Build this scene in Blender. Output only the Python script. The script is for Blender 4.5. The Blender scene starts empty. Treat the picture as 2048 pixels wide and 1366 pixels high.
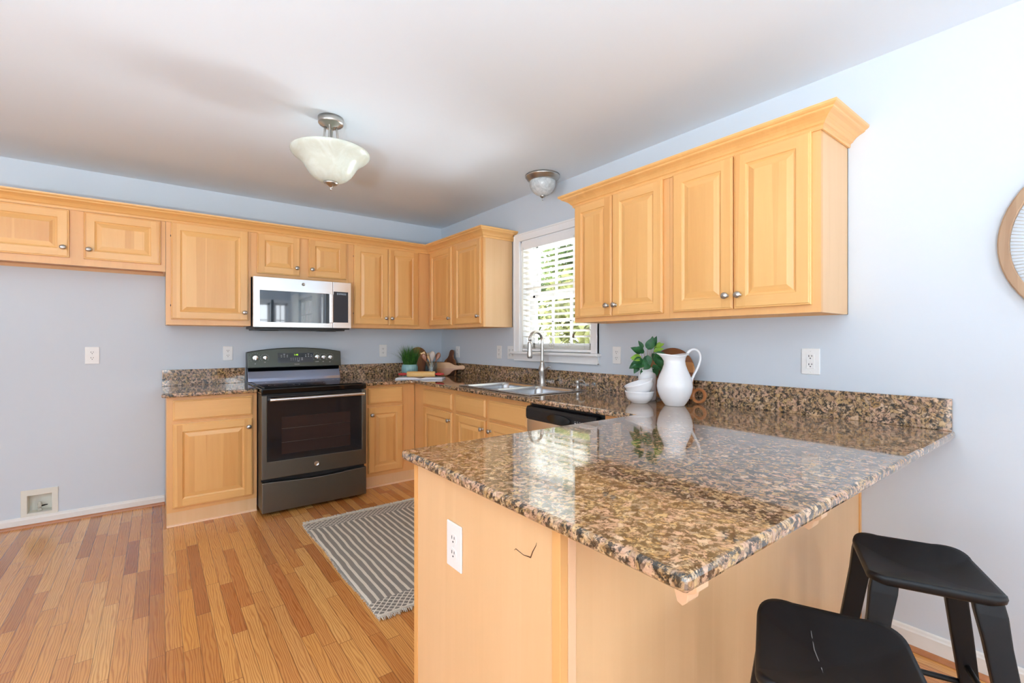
import bpy, bmesh, math, random
from mathutils import Vector, Matrix
random.seed(7)
PI = math.pi
S = bpy.context.scene
COL = S.collection
R_ = math.radians

# ------------------------------------------------------------ camera
CAM = (-2.453, -4.481, 1.254)
cd = bpy.data.cameras.new('camera'); cam = bpy.data.objects.new('camera', cd); COL.objects.link(cam)
cam.location = CAM; cam.rotation_euler = (PI/2, 0, -R_(37.334))
cd.sensor_width = 36; cd.lens = 36*929.7/2048; cd.shift_y = -1.14/2048
cd.clip_start = 0.05; cd.clip_end = 200
S.camera = cam
# ------------------------------------------------------------ look
S.view_settings.view_transform = 'Standard'; S.view_settings.look = 'None'
S.view_settings.gamma = 1; S.view_settings.use_curve_mapping = False
S.view_settings.exposure = 0.03
S.cycles.use_denoising = True
S.cycles.max_bounces = 10; S.cycles.diffuse_bounces = 6; S.cycles.glossy_bounces = 5
S.cycles.transmission_bounces = 8; S.cycles.transparent_max_bounces = 12
S.cycles.sample_clamp_indirect = 6
S.cycles.caustics_reflective = False; S.cycles.caustics_refractive = False
# ------------------------------------------------------------ world: a bright hazy sky
W = bpy.data.worlds.new('sky'); S.world = W; W.use_nodes = True
wn = W.node_tree.nodes; wl = W.node_tree.links; wn.clear()
wo = wn.new('ShaderNodeOutputWorld'); wb = wn.new('ShaderNodeBackground')
tc = wn.new('ShaderNodeTexCoord'); sx = wn.new('ShaderNodeSeparateXYZ'); rp = wn.new('ShaderNodeValToRGB')
wl.new(tc.outputs['Generated'], sx.inputs[0]); wl.new(sx.outputs['Z'], rp.inputs[0])
rp.color_ramp.elements[0].position = 0.0; rp.color_ramp.elements[0].color = (0.95, 0.97, 1, 1)
rp.color_ramp.elements[1].position = 0.7; rp.color_ramp.elements[1].color = (0.62, 0.78, 1, 1)
wl.new(rp.outputs[0], wb.inputs[0]); wb.inputs[1].default_value = 3.0
wl.new(wb.outputs[0], wo.inputs[0])
# ------------------------------------------------------------ sun (comes over the house, lights garden and trees)
sd = bpy.data.lights.new('sun', 'SUN'); sd.energy = 10; sd.angle = R_(2); sd.color = (1, .95, .86)
sun = bpy.data.objects.new('sun', sd); COL.objects.link(sun); sun.location = (-6, 5, 9)
sun.rotation_euler = Vector((.55, -.40, -.75)).to_track_quat('-Z', 'Y').to_euler()
# ------------------------------------------------------------ daylight behind the dining-side windows
def window_light(name, loc, direction, w, h, e, c=(.80, .91, 1)):
    d = bpy.data.lights.new(name, 'AREA'); d.shape = 'RECTANGLE'; d.size = w; d.size_y = h; d.energy = e; d.color = c
    o = bpy.data.objects.new(name, d); COL.objects.link(o); o.location = loc
    o.rotation_euler = Vector(direction).to_track_quat('-Z', 'Z').to_euler()
    return o
# (x, z) spans of the openings; the lights stand just outside the glass
WIN_FRONT = [(-5.3, -4.1), (-3.4, -2.2), (-1.25, -.42), (-.34, -.06)]
WIN_RIGHT = (-7.3, -5.3)
FILL_E = 315  # strength of the added uplight that fills the ceiling
window_light('ground_bounce', (1.35, -1.7, .0), (-.66, 0, .75), 2.6, 1.2, 330, (.86, .94, 1))
window_light('ground_bounce', (2.8, -1.55, .15), (-.86, 0, .5), 2.4, 1.1, 430, (.86, .94, 1))
SKY_E, GND_E = 34, 36       # sky light and light thrown up from the sunny ground, per window
for a_, b_ in WIN_FRONT:
    window_light('daylight', ((a_+b_)/2, -8.35, 1.38), (0, 1, 0.0), b_-a_+.3, 1.9, SKY_E*(b_-a_))
    window_light('ground_bounce', ((a_+b_)/2, -8.95, .35), (0, .75, .66), b_-a_+.6, 1.0, GND_E*(b_-a_), (.84, .93, 1))
window_light('daylight', (.35, sum(WIN_RIGHT)/2, 1.18), (-1, 0, 0), 2.2, 2.2, SKY_E*.9)
window_light('ground_bounce', (.95, sum(WIN_RIGHT)/2, .25), (-.75, 0, .66), 2.2, 1.0, GND_E*.5, (.84, .93, 1))
window_light('daylight', (-6.35, -4.0, 1.18), (1, 0, 0), 2.0, 2.2, SKY_E*1.6)
window_light('ground_bounce', (-6.95, -4.0, .25), (.75, 0, .66), 2.2, 1.0, GND_E*.5, (.84, .93, 1))

# ============================================================ materials
def lin(r, g, b):
    f = lambda c: (c/255/12.92) if c/255 <= .04045 else ((c/255+.055)/1.055)**2.4
    return (f(r), f(g), f(b), 1)
class NT:
    def __init__(s, name):
        m = bpy.data.materials.new(name); m.use_nodes = True; s.m = m; s.t = m.node_tree; s.n = s.t.nodes; s.l = s.t.links
        s.n.clear(); s.out = s.n.new('ShaderNodeOutputMaterial'); s.p = s.n.new('ShaderNodeBsdfPrincipled')
        s.l.new(s.p.outputs[0], s.out.inputs[0])
    def link(s, a, b): s.l.new(a, b)
    def node(s, t, **k):
        n = s.n.new(t)
        for a, v in k.items():
            if a.startswith('i_'): n.inputs[a[2:].replace('_', ' ')].default_value = v
            else: setattr(n, a, v)
        return n
    def math(s, op, a, b=None, c=None):
        n = s.n.new('ShaderNodeMath'); n.operation = op
        for i, v in enumerate((a, b, c)):
            if v is None: continue
            if isinstance(v, (int, float)): n.inputs[i].default_value = v
            else: s.l.new(v, n.inputs[i])
        return n.outputs[0]
    def ramp(s, fac, stops, interp='LINEAR'):
        n = s.n.new('ShaderNodeValToRGB'); cr = n.color_ramp; cr.interpolation = interp
        while len(cr.elements) < len(stops): cr.elements.new(.5)
        for e, (p, c) in zip(cr.elements, stops): e.position = p; e.color = c if len(c) == 4 else (*c, 1)
        s.l.new(fac, n.inputs[0]); return n.outputs[0]
    def mix(s, f, a, b, mode='MIX'):
        n = s.n.new('ShaderNodeMix'); n.data_type = 'RGBA'; n.blend_type = mode
        for i, v in ((0, f), (6, a), (7, b)):
            if isinstance(v, (int, float)): n.inputs[i].default_value = v
            elif isinstance(v, tuple): n.inputs[i].default_value = v
            else: s.l.new(v, n.inputs[i])
        return n.outputs[2]
    def coords(s, scale=(1, 1, 1), rnd=False, rot=(0, 0, 0), kind='Object'):
        tcn = s.n.new('ShaderNodeTexCoord'); mp = s.n.new('ShaderNodeMapping')
        mp.inputs['Scale'].default_value = scale; mp.inputs['Rotation'].default_value = rot
        v = tcn.outputs[kind]
        if rnd:
            oi = s.n.new('ShaderNodeObjectInfo'); vm = s.n.new('ShaderNodeVectorMath'); vm.operation = 'ADD'
            mu = s.n.new('ShaderNodeVectorMath'); mu.operation = 'SCALE'
            cx = s.n.new('ShaderNodeCombineXYZ')
            for k in range(3): s.l.new(oi.outputs['Random'], cx.inputs[k])
            s.l.new(cx.outputs[0], mu.inputs[0]); mu.inputs['Scale'].default_value = 17.3
            s.l.new(v, vm.inputs[0]); s.l.new(mu.outputs[0], vm.inputs[1]); v = vm.outputs[0]
        s.l.new(v, mp.inputs[0]); return mp.outputs[0]
    def noise(s, vec, scale, detail=3, rough=.5, dist=0):
        n = s.n.new('ShaderNodeTexNoise'); n.inputs['Scale'].default_value = scale
        n.inputs['Detail'].default_value = detail; n.inputs['Roughness'].default_value = rough; n.inputs['Distortion'].default_value = dist
        s.l.new(vec, n.inputs['Vector']); return n
    def bump(s, h, strength=.2, dist=.002):
        b = s.n.new('ShaderNodeBump'); b.inputs['Strength'].default_value = strength; b.inputs['Distance'].default_value = dist
        s.l.new(h, b.inputs['Height']); s.l.new(b.outputs[0], s.p.inputs['Normal'])
    def set(s, **k):
        for a, v in k.items(): s.p.inputs[a.replace('_', ' ')].default_value = v
        return s

def plain(name, rgb, rough=.5, metal=0, **k):
    t = NT(name); v = t.coords(); n = t.noise(v, 60, 3)
    c = lin(*rgb); d = tuple(x*.96 for x in c[:3])+(1,)
    t.link(t.mix(n.outputs[0], d, c), t.p.inputs['Base Color'])
    t.set(Roughness=rough, Metallic=metal, **k); return t.m

def wood(name, light, dark, axis='Z', rough=.32, bands=.5, coat=.25, streak=.5):
    t = NT(name)
    sc = {'Z': (1, 1, .07), 'X': (.07, 1, 1), 'Y': (1, .07, 1)}[axis]
    v = t.coords(sc, rnd=True)
    n1 = t.noise(v, 9, 3, .6, 1.2); n2 = t.noise(v, 130, 2, .6)
    # boards glued side by side
    vb = t.coords({'Z': (13, 13, .15), 'X': (.15, 13, 13), 'Y': (13, .15, 13)}[axis], rnd=True)
    vo = t.node('ShaderNodeTexVoronoi', i_Scale=1.0); t.link(vb, vo.inputs['Vector'])
    sep = t.node('ShaderNodeSeparateColor'); t.link(vo.outputs['Color'], sep.inputs[0])
    band = t.math('MULTIPLY', sep.outputs[0], bands)
    g = t.math('ADD', t.math('MULTIPLY', n1.outputs[0], streak+.05), t.math('MULTIPLY', n2.outputs[0], .14))
    f = t.math('SUBTRACT', t.math('ADD', g, band), .20)
    col = t.ramp(f, [(.05, lin(*light)), (.85, lin(*dark))])
    # blotches and small mineral streaks
    vk = t.coords({'Z': (30, 30, 5), 'X': (5, 30, 30), 'Y': (30, 5, 30)}[axis], rnd=True)
    nk = t.noise(vk, 1.0, 2, .5)
    mk = t.ramp(nk.outputs[0], [(.80, (0, 0, 0)), (.84, (1, 1, 1))])
    col = t.mix(t.math('MULTIPLY', mk, .45), col, lin(150, 92, 48))
    t.link(col, t.p.inputs['Base Color'])
    t.set(Roughness=rough); t.p.inputs['Coat Weight'].default_value = coat; t.p.inputs['Coat Roughness'].default_value = .18
    t.bump(n2.outputs[0], .05, .001)
    return t.m

MAPLE_L, MAPLE_D = (234, 182, 114), (208, 146, 78)
M = {}
M['maple'] = wood('maple_upright', MAPLE_L, MAPLE_D, 'Z')
M['maple_x'] = wood('maple_level', MAPLE_L, (204, 144, 80), 'X', bands=.15)
M['maple_frame'] = wood('maple_frame', (226, 172, 110), (204, 144, 84), 'Z', bands=.12)
M['maple_side'] = wood('maple_veneer', (226, 186, 140), (212, 168, 118), 'Z', bands=.18, rough=.4, coat=.1)
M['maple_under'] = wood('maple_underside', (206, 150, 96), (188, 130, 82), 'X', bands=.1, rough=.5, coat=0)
M['corbel'] = wood('corbel_wood', (236, 196, 158), (222, 178, 136), 'Z', bands=.1, coat=.05)
M['shoe'] = wood('shoe_moulding', (178, 116, 72), (142, 84, 50), 'X', bands=.2)
M['board_dark'] = wood('acacia', (172, 108, 58), (92, 48, 24), 'Z', bands=.9, rough=.35)
M['board_light'] = wood('acacia_light', (222, 176, 118), (170, 112, 62), 'X', bands=.8)
M['board_mid'] = wood('acacia_stripes', (196, 132, 72), (112, 60, 32), 'Y', bands=.9)
M['pin'] = wood('beech', (226, 186, 118), (206, 158, 88), 'X', bands=.2)
M['utensil_light'] = wood('beech_utensil', (226, 184, 124), (204, 156, 94), 'Z', bands=.2)
M['utensil_dark'] = wood('olive_utensil', (156, 92, 52), (112, 62, 34), 'Z', bands=.2)
M['utensil_grey'] = wood('aged_utensil', (186, 170, 156), (158, 140, 126), 'Z', bands=.2)
M['mango'] = wood('mango_wood', (186, 156, 126), (142, 108, 80), 'Z', bands=.3, rough=.65, coat=0, streak=.8)

def wall_mat(name, rgb):
    t = NT(name); v = t.coords(); n = t.noise(v, 220, 3, .6); n2 = t.noise(v, 1.2, 2)
    c = lin(*rgb); t.link(t.mix(n2.outputs[0], tuple(x*.985 for x in c[:3])+(1,), c), t.p.inputs['Base Color'])
    t.set(Roughness=.62); t.bump(n.outputs[0], .06, .001); return t.m
M['wall'] = wall_mat('pale_blue_paint', (207, 215, 223))
M['ceiling'] = wall_mat('ceiling_paint', (224, 232, 240))
M['trim'] = plain('white_trim_paint', (240, 240, 240), .35)
M['trim_worn'] = plain('worn_white_paint', (234, 233, 228), .4)

def oak_floor():
    t = NT('oak_strip_floor')
    tcn = t.n.new('ShaderNodeTexCoord'); sp = t.node('ShaderNodeSeparateXYZ'); t.link(tcn.outputs['Object'], sp.inputs[0])
    X, Y = sp.outputs['X'], sp.outputs['Y']
    px = t.math('DIVIDE', t.math('ADD', X, 2.427), .057)
    row = t.math('FLOOR', px); fx = t.math('FRACT', px)
    wn1 = t.node('ShaderNodeTexWhiteNoise', noise_dimensions='1D'); t.link(row, wn1.inputs['W'])
    L = t.math('ADD', t.math('MULTIPLY', wn1.outputs['Value'], .45), .50)
    py = t.math('DIVIDE', t.math('ADD', Y, t.math('MULTIPLY', wn1.outputs['Value'], 37.7)), L)
    seg = t.math('FLOOR', py); fy = t.math('FRACT', py)
    cb = t.node('ShaderNodeCombineXYZ'); t.link(row, cb.inputs[0]); t.link(seg, cb.inputs[1])
    wn2 = t.node('ShaderNodeTexWhiteNoise', noise_dimensions='2D'); t.link(cb.outputs[0], wn2.inputs['Vector'])
    base = t.ramp(wn2.outputs['Value'], [(0, lin(184, 116, 56)), (.18, lin(210, 142, 74)), (.4, lin(224, 162, 90)), (.6, lin(216, 148, 72)), (.78, lin(234, 178, 104)), (.92, lin(198, 124, 62)), (1, lin(168, 98, 50))])
    # grain, shifted per board
    of = t.node('ShaderNodeVectorMath', operation='SCALE'); t.link(wn2.outputs['Color'], of.inputs[0]); of.inputs['Scale'].default_value = 40
    ad = t.node('ShaderNodeVectorMath', operation='ADD'); t.link(tcn.outputs['Object'], ad.inputs[0]); t.link(of.outputs[0], ad.inputs[1])
    mp = t.node('ShaderNodeMapping'); mp.inputs['Scale'].default_value = (1, .10, 1); t.link(ad.outputs[0], mp.inputs[0])
    wv = t.node('ShaderNodeTexWave', wave_type='BANDS', bands_direction='X'); t.link(mp.outputs[0], wv.inputs['Vector'])
    wv.inputs['Scale'].default_value = 34; wv.inputs['Distortion'].default_value = 14; wv.inputs['Detail'].default_value = 2.0; wv.inputs['Detail Scale'].default_value = .9
    mp2 = t.node('ShaderNodeMapping'); mp2.inputs['Scale'].default_value = (1, .03, 1); t.link(ad.outputs[0], mp2.inputs[0])
    fine = t.noise(mp2.outputs[0], 420, 2, .6)
    g = t.math('ADD', t.math('MULTIPLY', t.math('POWER', wv.outputs['Fac'], 2.0), .44), t.math('MULTIPLY', fine.outputs[0], .34))
    blotch = t.noise(mp.outputs[0], 7, 2)
    g = t.math('ADD', g, t.math('MULTIPLY', blotch.outputs[0], .2))
    dark = t.mix(1.0, base, lin(168, 116, 84), 'MULTIPLY')
    col = t.mix(t.math('SUBTRACT', g, .14), base, dark)
    # seams
    ex = t.math('MINIMUM', fx, t.math('SUBTRACT', 1.0, fx)); ey = t.math('MULTIPLY', t.math('MINIMUM', fy, t.math('SUBTRACT', 1.0, fy)), 12.0)
    e = t.math('MINIMUM', ex, ey)
    seam = t.ramp(e, [(.006, (1, 1, 1)), (.026, (0, 0, 0))])
    col = t.mix(t.math('MULTIPLY', seam, .8), col, lin(70, 38, 20))
    t.link(col, t.p.inputs['Base Color'])
    t.link(t.math('ADD', t.math('MULTIPLY', fine.outputs[0], .10), .20), t.p.inputs['Roughness'])
    t.p.inputs['Coat Weight'].default_value = .5; t.p.inputs['Coat Roughness'].default_value = .22
    t.bump(t.math('SUBTRACT', t.math('MULTIPLY', fine.outputs[0], .12), seam), .22, .0015)
    return t.m
M['floor'] = oak_floor()

def granite():
    t = NT('brown_granite'); v = t.coords()
    w = t.noise(v, 14, 3, .6)
    off = t.node('ShaderNodeVectorMath', operation='SCALE'); t.link(w.outputs['Color'], off.inputs[0]); off.inputs['Scale'].default_value = .035
    ad = t.node('ShaderNodeVectorMath', operation='ADD'); t.link(v, ad.inputs[0]); t.link(off.outputs[0], ad.inputs[1])
    vo = t.node('ShaderNodeTexVoronoi', i_Scale=46.0); t.link(ad.outputs[0], vo.inputs['Vector'])
    ve = t.node('ShaderNodeTexVoronoi', feature='DISTANCE_TO_EDGE', i_Scale=46.0); t.link(ad.outputs[0], ve.inputs['Vector'])
    s1 = t.node('ShaderNodeSeparateColor'); t.link(vo.outputs['Color'], s1.inputs[0])
    c1 = t.ramp(s1.outputs[0], [(0, lin(186, 152, 128)), (.22, lin(206, 170, 144)), (.42, lin(166, 134, 110)), (.6, lin(194, 164, 116)), (.74, lin(216, 188, 162)), (.88, lin(146, 126, 106)), (1, lin(172, 136, 88))])
    v2 = t.node('ShaderNodeTexVoronoi', i_Scale=150.0); t.link(ad.outputs[0], v2.inputs['Vector'])
    s2 = t.node('ShaderNodeSeparateColor'); t.link(v2.outputs['Color'], s2.inputs[0])
    c2 = t.ramp(s2.outputs[0], [(0, lin(60, 50, 40)), (.3, lin(120, 92, 60)), (.55, lin(186, 150, 100)), (.8, lin(210, 184, 150)), (1, lin(96, 88, 76))])
    nm = t.noise(ad.outputs[0], 34, 4, .7)
    fmask = t.ramp(nm.outputs[0], [(.47, (0, 0, 0)), (.55, (1, 1, 1))])
    col = t.mix(t.math('MULTIPLY', fmask, .75), c1, c2)
    edge = t.ramp(ve.outputs['Distance'], [(.02, (1, 1, 1)), (.10, (0, 0, 0))])
    n3 = t.noise(ad.outputs[0], 60, 4, .75)
    dm = t.ramp(n3.outputs[0], [(.49, (0, 0, 0)), (.56, (1, 1, 1))])
    col = t.mix(t.math('MULTIPLY', edge, t.math('ADD', t.math('MULTIPLY', dm, .6), .3)), col, lin(52, 44, 34))
    col = t.mix(t.math('MULTIPLY', dm, .90), col, lin(32, 30, 25))
    n4 = t.noise(ad.outputs[0], 240, 2, .7)
    col = t.mix(.35, col, t.mix(n4.outputs[0], lin(40, 34, 28), lin(250, 226, 196)), 'OVERLAY')
    t.link(col, t.p.inputs['Base Color'])
    t.set(Roughness=.06, IOR=1.6); t.p.inputs['Coat Weight'].default_value = .5; t.p.inputs['Coat Roughness'].default_value = .03
    nb = t.noise(v, 5, 2); t.bump(nb.outputs[0], .02, .002)
    return t.m
M['granite'] = granite()

def rug_mat():
    t = NT('woven_cotton_rug'); tcn = t.n.new('ShaderNodeTexCoord'); v = tcn.outputs['Object']
    sp = t.node('ShaderNodeSeparateXYZ'); t.link(v, sp.inputs[0])
    wob = t.noise(v, 5, 2); X = t.math('ADD', sp.outputs['X'], t.math('MULTIPLY', wob.outputs[0], .02)); Y = sp.outputs['Y']
    st = t.math('FRACT', t.math('DIVIDE', X, .040))
    stripe = t.ramp(st, [(.34, (0, 0, 0)), (.40, (1, 1, 1))])          # 0 = cream gap, 1 = dark band
    wx = t.math('SINE', t.math('MULTIPLY', X, 2*PI/.0072)); wy = t.math('SINE', t.math('MULTIPLY', Y, 2*PI/.0072))
    weave = t.math('ADD', t.math('MULTIPLY', t.math('MULTIPLY', wx, wy), .5), .5)
    n = t.noise(v, 160, 2)
    band = t.mix(t.math('MULTIPLY', t.ramp(weave, [(.3, (0, 0, 0)), (.6, (1, 1, 1))]), .6), lin(92, 88, 84), lin(190, 180, 166))
    a = t.math('ABSOLUTE', t.math('SINE', t.math('MULTIPLY', t.math('ADD', X, Y), PI/.036)))
    b = t.math('ABSOLUTE', t.math('SINE', t.math('MULTIPLY', t.math('SUBTRACT', X, Y), PI/.036)))
    dia = t.ramp(t.math('MINIMUM', a, b), [(.30, (0, 0, 0)), (.42, (1, 1, 1))])
    cream = lin(232, 222, 206)
    endc = t.mix(t.math('MULTIPLY', dia, .85), cream, lin(84, 78, 72))
    mid = t.mix(stripe, cream, band)
    ay = t.math('ABSOLUTE', Y); ax = t.math('ABSOLUTE', sp.outputs['X'])
    ends = t.ramp(ay, [(.535, (0, 0, 0)), (.537, (1, 1, 1))])
    ends.node.inputs[0]
    col = t.mix(ends, mid, endc)
    rim = t.math('GREATER_THAN', ay, .655)
    col = t.mix(rim, col, cream)
    col = t.mix(t.math('MULTIPLY', n.outputs[0], .2), col, lin(160, 148, 130))
    t.link(col, t.p.inputs['Base Color']); t.set(Roughness=.95)
    t.bump(weave, .6, .003); return t.m
M['rug'] = rug_mat()
M['cotton'] = plain('cotton_yarn', (206, 196, 180), .95)

def metal(name, rgb, rough, brush=0, axis=(1, 1, 1)):
    t = NT(name); v = t.coords(axis); n = t.noise(v, 180, 2)
    c = lin(*rgb); t.link(t.mix(n.outputs[0], tuple(x*.9 for x in c[:3])+(1,), c), t.p.inputs['Base Color'])
    t.set(Metallic=1, Roughness=rough)
    if brush: t.bump(n.outputs[0], brush, .0005)
    return t.m
M['nickel'] = metal('brushed_nickel', (196, 192, 186), .28, .05, (1, 1, 8))
M['steel'] = metal('stainless_steel', (226, 226, 226), .17, .03, (1, 1, 18))
M['sink'] = metal('satin_steel', (214, 218, 222), .25, .04, (8, 1, 1))
M['slate'] = metal('slate_steel', (112, 108, 100), .36, .04, (1, 1, 20))
M['slate_dark'] = metal('dark_slate_steel', (78, 80, 74), .34, .03, (1, 1, 20))
M['chrome'] = metal('chrome', (225, 225, 225), .1)
M['black_gloss'] = plain('black_glass', (10, 11, 13), .06)
M['sheen_metal'] = metal('pale_sheen_metal', (150, 160, 184), .12)  # pale bluish metal colour stands in for window sheen on black
M['black_plastic'] = plain('black_plastic', (22, 22, 24), .35)
M['dark_panel'] = plain('charcoal_panel', (44, 48, 56), .3)
M['stool'] = plain('matt_black_wood', (17, 16, 17), .46)
M['stool'].node_tree.nodes['Principled BSDF'].inputs['IOR'].default_value = 1.36
M['white_plastic'] = plain('white_plastic', (240, 240, 238), .35)
M['slot'] = plain('slot_black', (22, 20, 20), .7)
M['porcelain'] = plain('white_porcelain', (243, 244, 246), .12)
M['teal'] = plain('teal_glaze', (142, 184, 184), .2)
M['red'] = plain('red_paint', (168, 30, 26), .3)
M['paper'] = plain('white_paper', (228, 230, 236), .6)
M['cover'] = plain('book_cover', (206, 210, 218), .5)
M['print_ink'] = plain('print_ink', (212, 212, 212), .5)
M['crack'] = plain('crack_in_veneer', (84, 48, 22), .8)
M['valve'] = plain('aged_valve', (196, 192, 178), .5)
M['beige_box'] = plain('aged_plastic', (226, 225, 214), .5)
M['cord_white'] = plain('blind_cord', (225, 222, 214), .7)
M['tassel'] = plain('cord_tassel', (96, 74, 52), .6)
M['oven_glass'] = plain('oven_glass', (30, 29, 31), .10)
M['oven_inner'] = plain('oven_inner_glass', (46, 36, 34), .16)
def slats_mat():
    t = NT('white_slats'); t.set(Roughness=.45); t.p.inputs['Base Color'].default_value = lin(246, 244, 240)
    tr = t.node('ShaderNodeBsdfTranslucent'); tr.inputs[0].default_value = lin(250, 244, 232)
    mx = t.node('ShaderNodeMixShader'); mx.inputs[0].default_value = .3
    t.link(t.p.outputs[0], mx.inputs[1]); t.link(tr.outputs[0], mx.inputs[2]); t.link(mx.outputs[0], t.out.inputs[0]); return t.m
M['slats'] = slats_mat()
def glass_mat(name, rgb=(255, 255, 255), refl=.9, fac_mul=1.0):
    t = NT(name); tr = t.node('ShaderNodeBsdfTransparent'); tr.inputs[0].default_value = lin(*rgb)
    gl = t.node('ShaderNodeBsdfGlossy'); gl.inputs['Roughness'].default_value = .02
    lw = t.node('ShaderNodeLayerWeight'); lw.inputs['Blend'].default_value = .5; mx = t.node('ShaderNodeMixShader')
    fr = t.math('ADD', t.math('MULTIPLY', t.math('POWER', lw.outputs['Facing'], 5.0), .9), .04)
    t.link(t.math('MULTIPLY', fr, fac_mul), mx.inputs[0]); t.link(tr.outputs[0], mx.inputs[1]); t.link(gl.outputs[0], mx.inputs[2])
    t.link(mx.outputs[0], t.out.inputs[0]); return t.m
M['pane'] = glass_mat('window_glass')
M['clear_glass'] = glass_mat('clear_glass', (226, 232, 232), fac_mul=1.6)
def shade_mat(name, a, b, sc=9):
    t = NT(name); v = t.coords(); n = t.noise(v, sc, 3, .6, 2.0)
    c = t.ramp(n.outputs[0], [(.35, lin(*a)), (.65, lin(*b))]); t.link(c, t.p.inputs['Base Color']); t.set(Roughness=.22)
    tr = t.node('ShaderNodeBsdfTranslucent'); t.link(c, tr.inputs[0])
    mx = t.node('ShaderNodeMixShader'); mx.inputs[0].default_value = .35
    t.link(t.p.outputs[0], mx.inputs[1]); t.link(tr.outputs[0], mx.inputs[2]); t.link(mx.outputs[0], t.out.inputs[0]); return t.m
M['alabaster'] = shade_mat('alabaster_glass', (226, 228, 216), (236, 240, 232))
M['marble_glass'] = shade_mat('marbled_glass', (214, 218, 218), (240, 243, 243), 22)
def leaf_mat(name, a, b, sc=8, tl=.35):
    t = NT(name); v = t.coords(); n = t.noise(v, sc, 3, .7)
    c = t.ramp(n.outputs[0], [(.35, lin(*a)), (.65, lin(*b))]); t.link(c, t.p.inputs['Base Color']); t.set(Roughness=.45)
    tr = t.node('ShaderNodeBsdfTranslucent'); t.link(c, tr.inputs[0])
    mx = t.node('ShaderNodeMixShader'); mx.inputs[0].default_value = tl
    t.link(t.p.outputs[0], mx.inputs[1]); t.link(tr.outputs[0], mx.inputs[2]); t.link(mx.outputs[0], t.out.inputs[0]); return t.m
M['leaf_dark'] = leaf_mat('dark_leaf', (22, 70, 36), (46, 104, 52), 30, .15)
M['leaf_lime'] = leaf_mat('lime_leaf', (116, 160, 40), (160, 196, 70), 30, .2)
M['grass_blade'] = leaf_mat('grass_blade', (34, 84, 26), (86, 136, 52), 40, .2)
M['tree_leaf'] = leaf_mat('tree_leaf', (120, 146, 92), (160, 180, 120), 2)  # tree leaf colours lightened to put outdoor haze into them
M['tree_leaf2'] = leaf_mat('tree_leaf_pale', (158, 164, 110), (192, 192, 142), 2)
M['bark'] = plain('bark', (110, 92, 76), .9)
M['stem'] = plain('twig', (150, 128, 92), .8)
M['lawn'] = plain('dry_lawn', (196, 196, 160), .9)
M['curtain'] = leaf_mat('sheer_curtain', (240, 240, 240), (248, 248, 248), 3, .7)
def emis(name, rgb, st):
    t = NT(name); t.set(Roughness=.5); t.p.inputs['Base Color'].default_value = (0, 0, 0, 1)
    t.p.inputs['Emission Color'].default_value = lin(*rgb); t.p.inputs['Emission Strength'].default_value = st; return t.m
M['led_green'] = emis('green_display', (190, 255, 40), 1.6)
M['led_white'] = emis('white_display', (210, 225, 240), .7)
M['string'] = plain('white_string', (236, 234, 228), .8)

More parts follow.
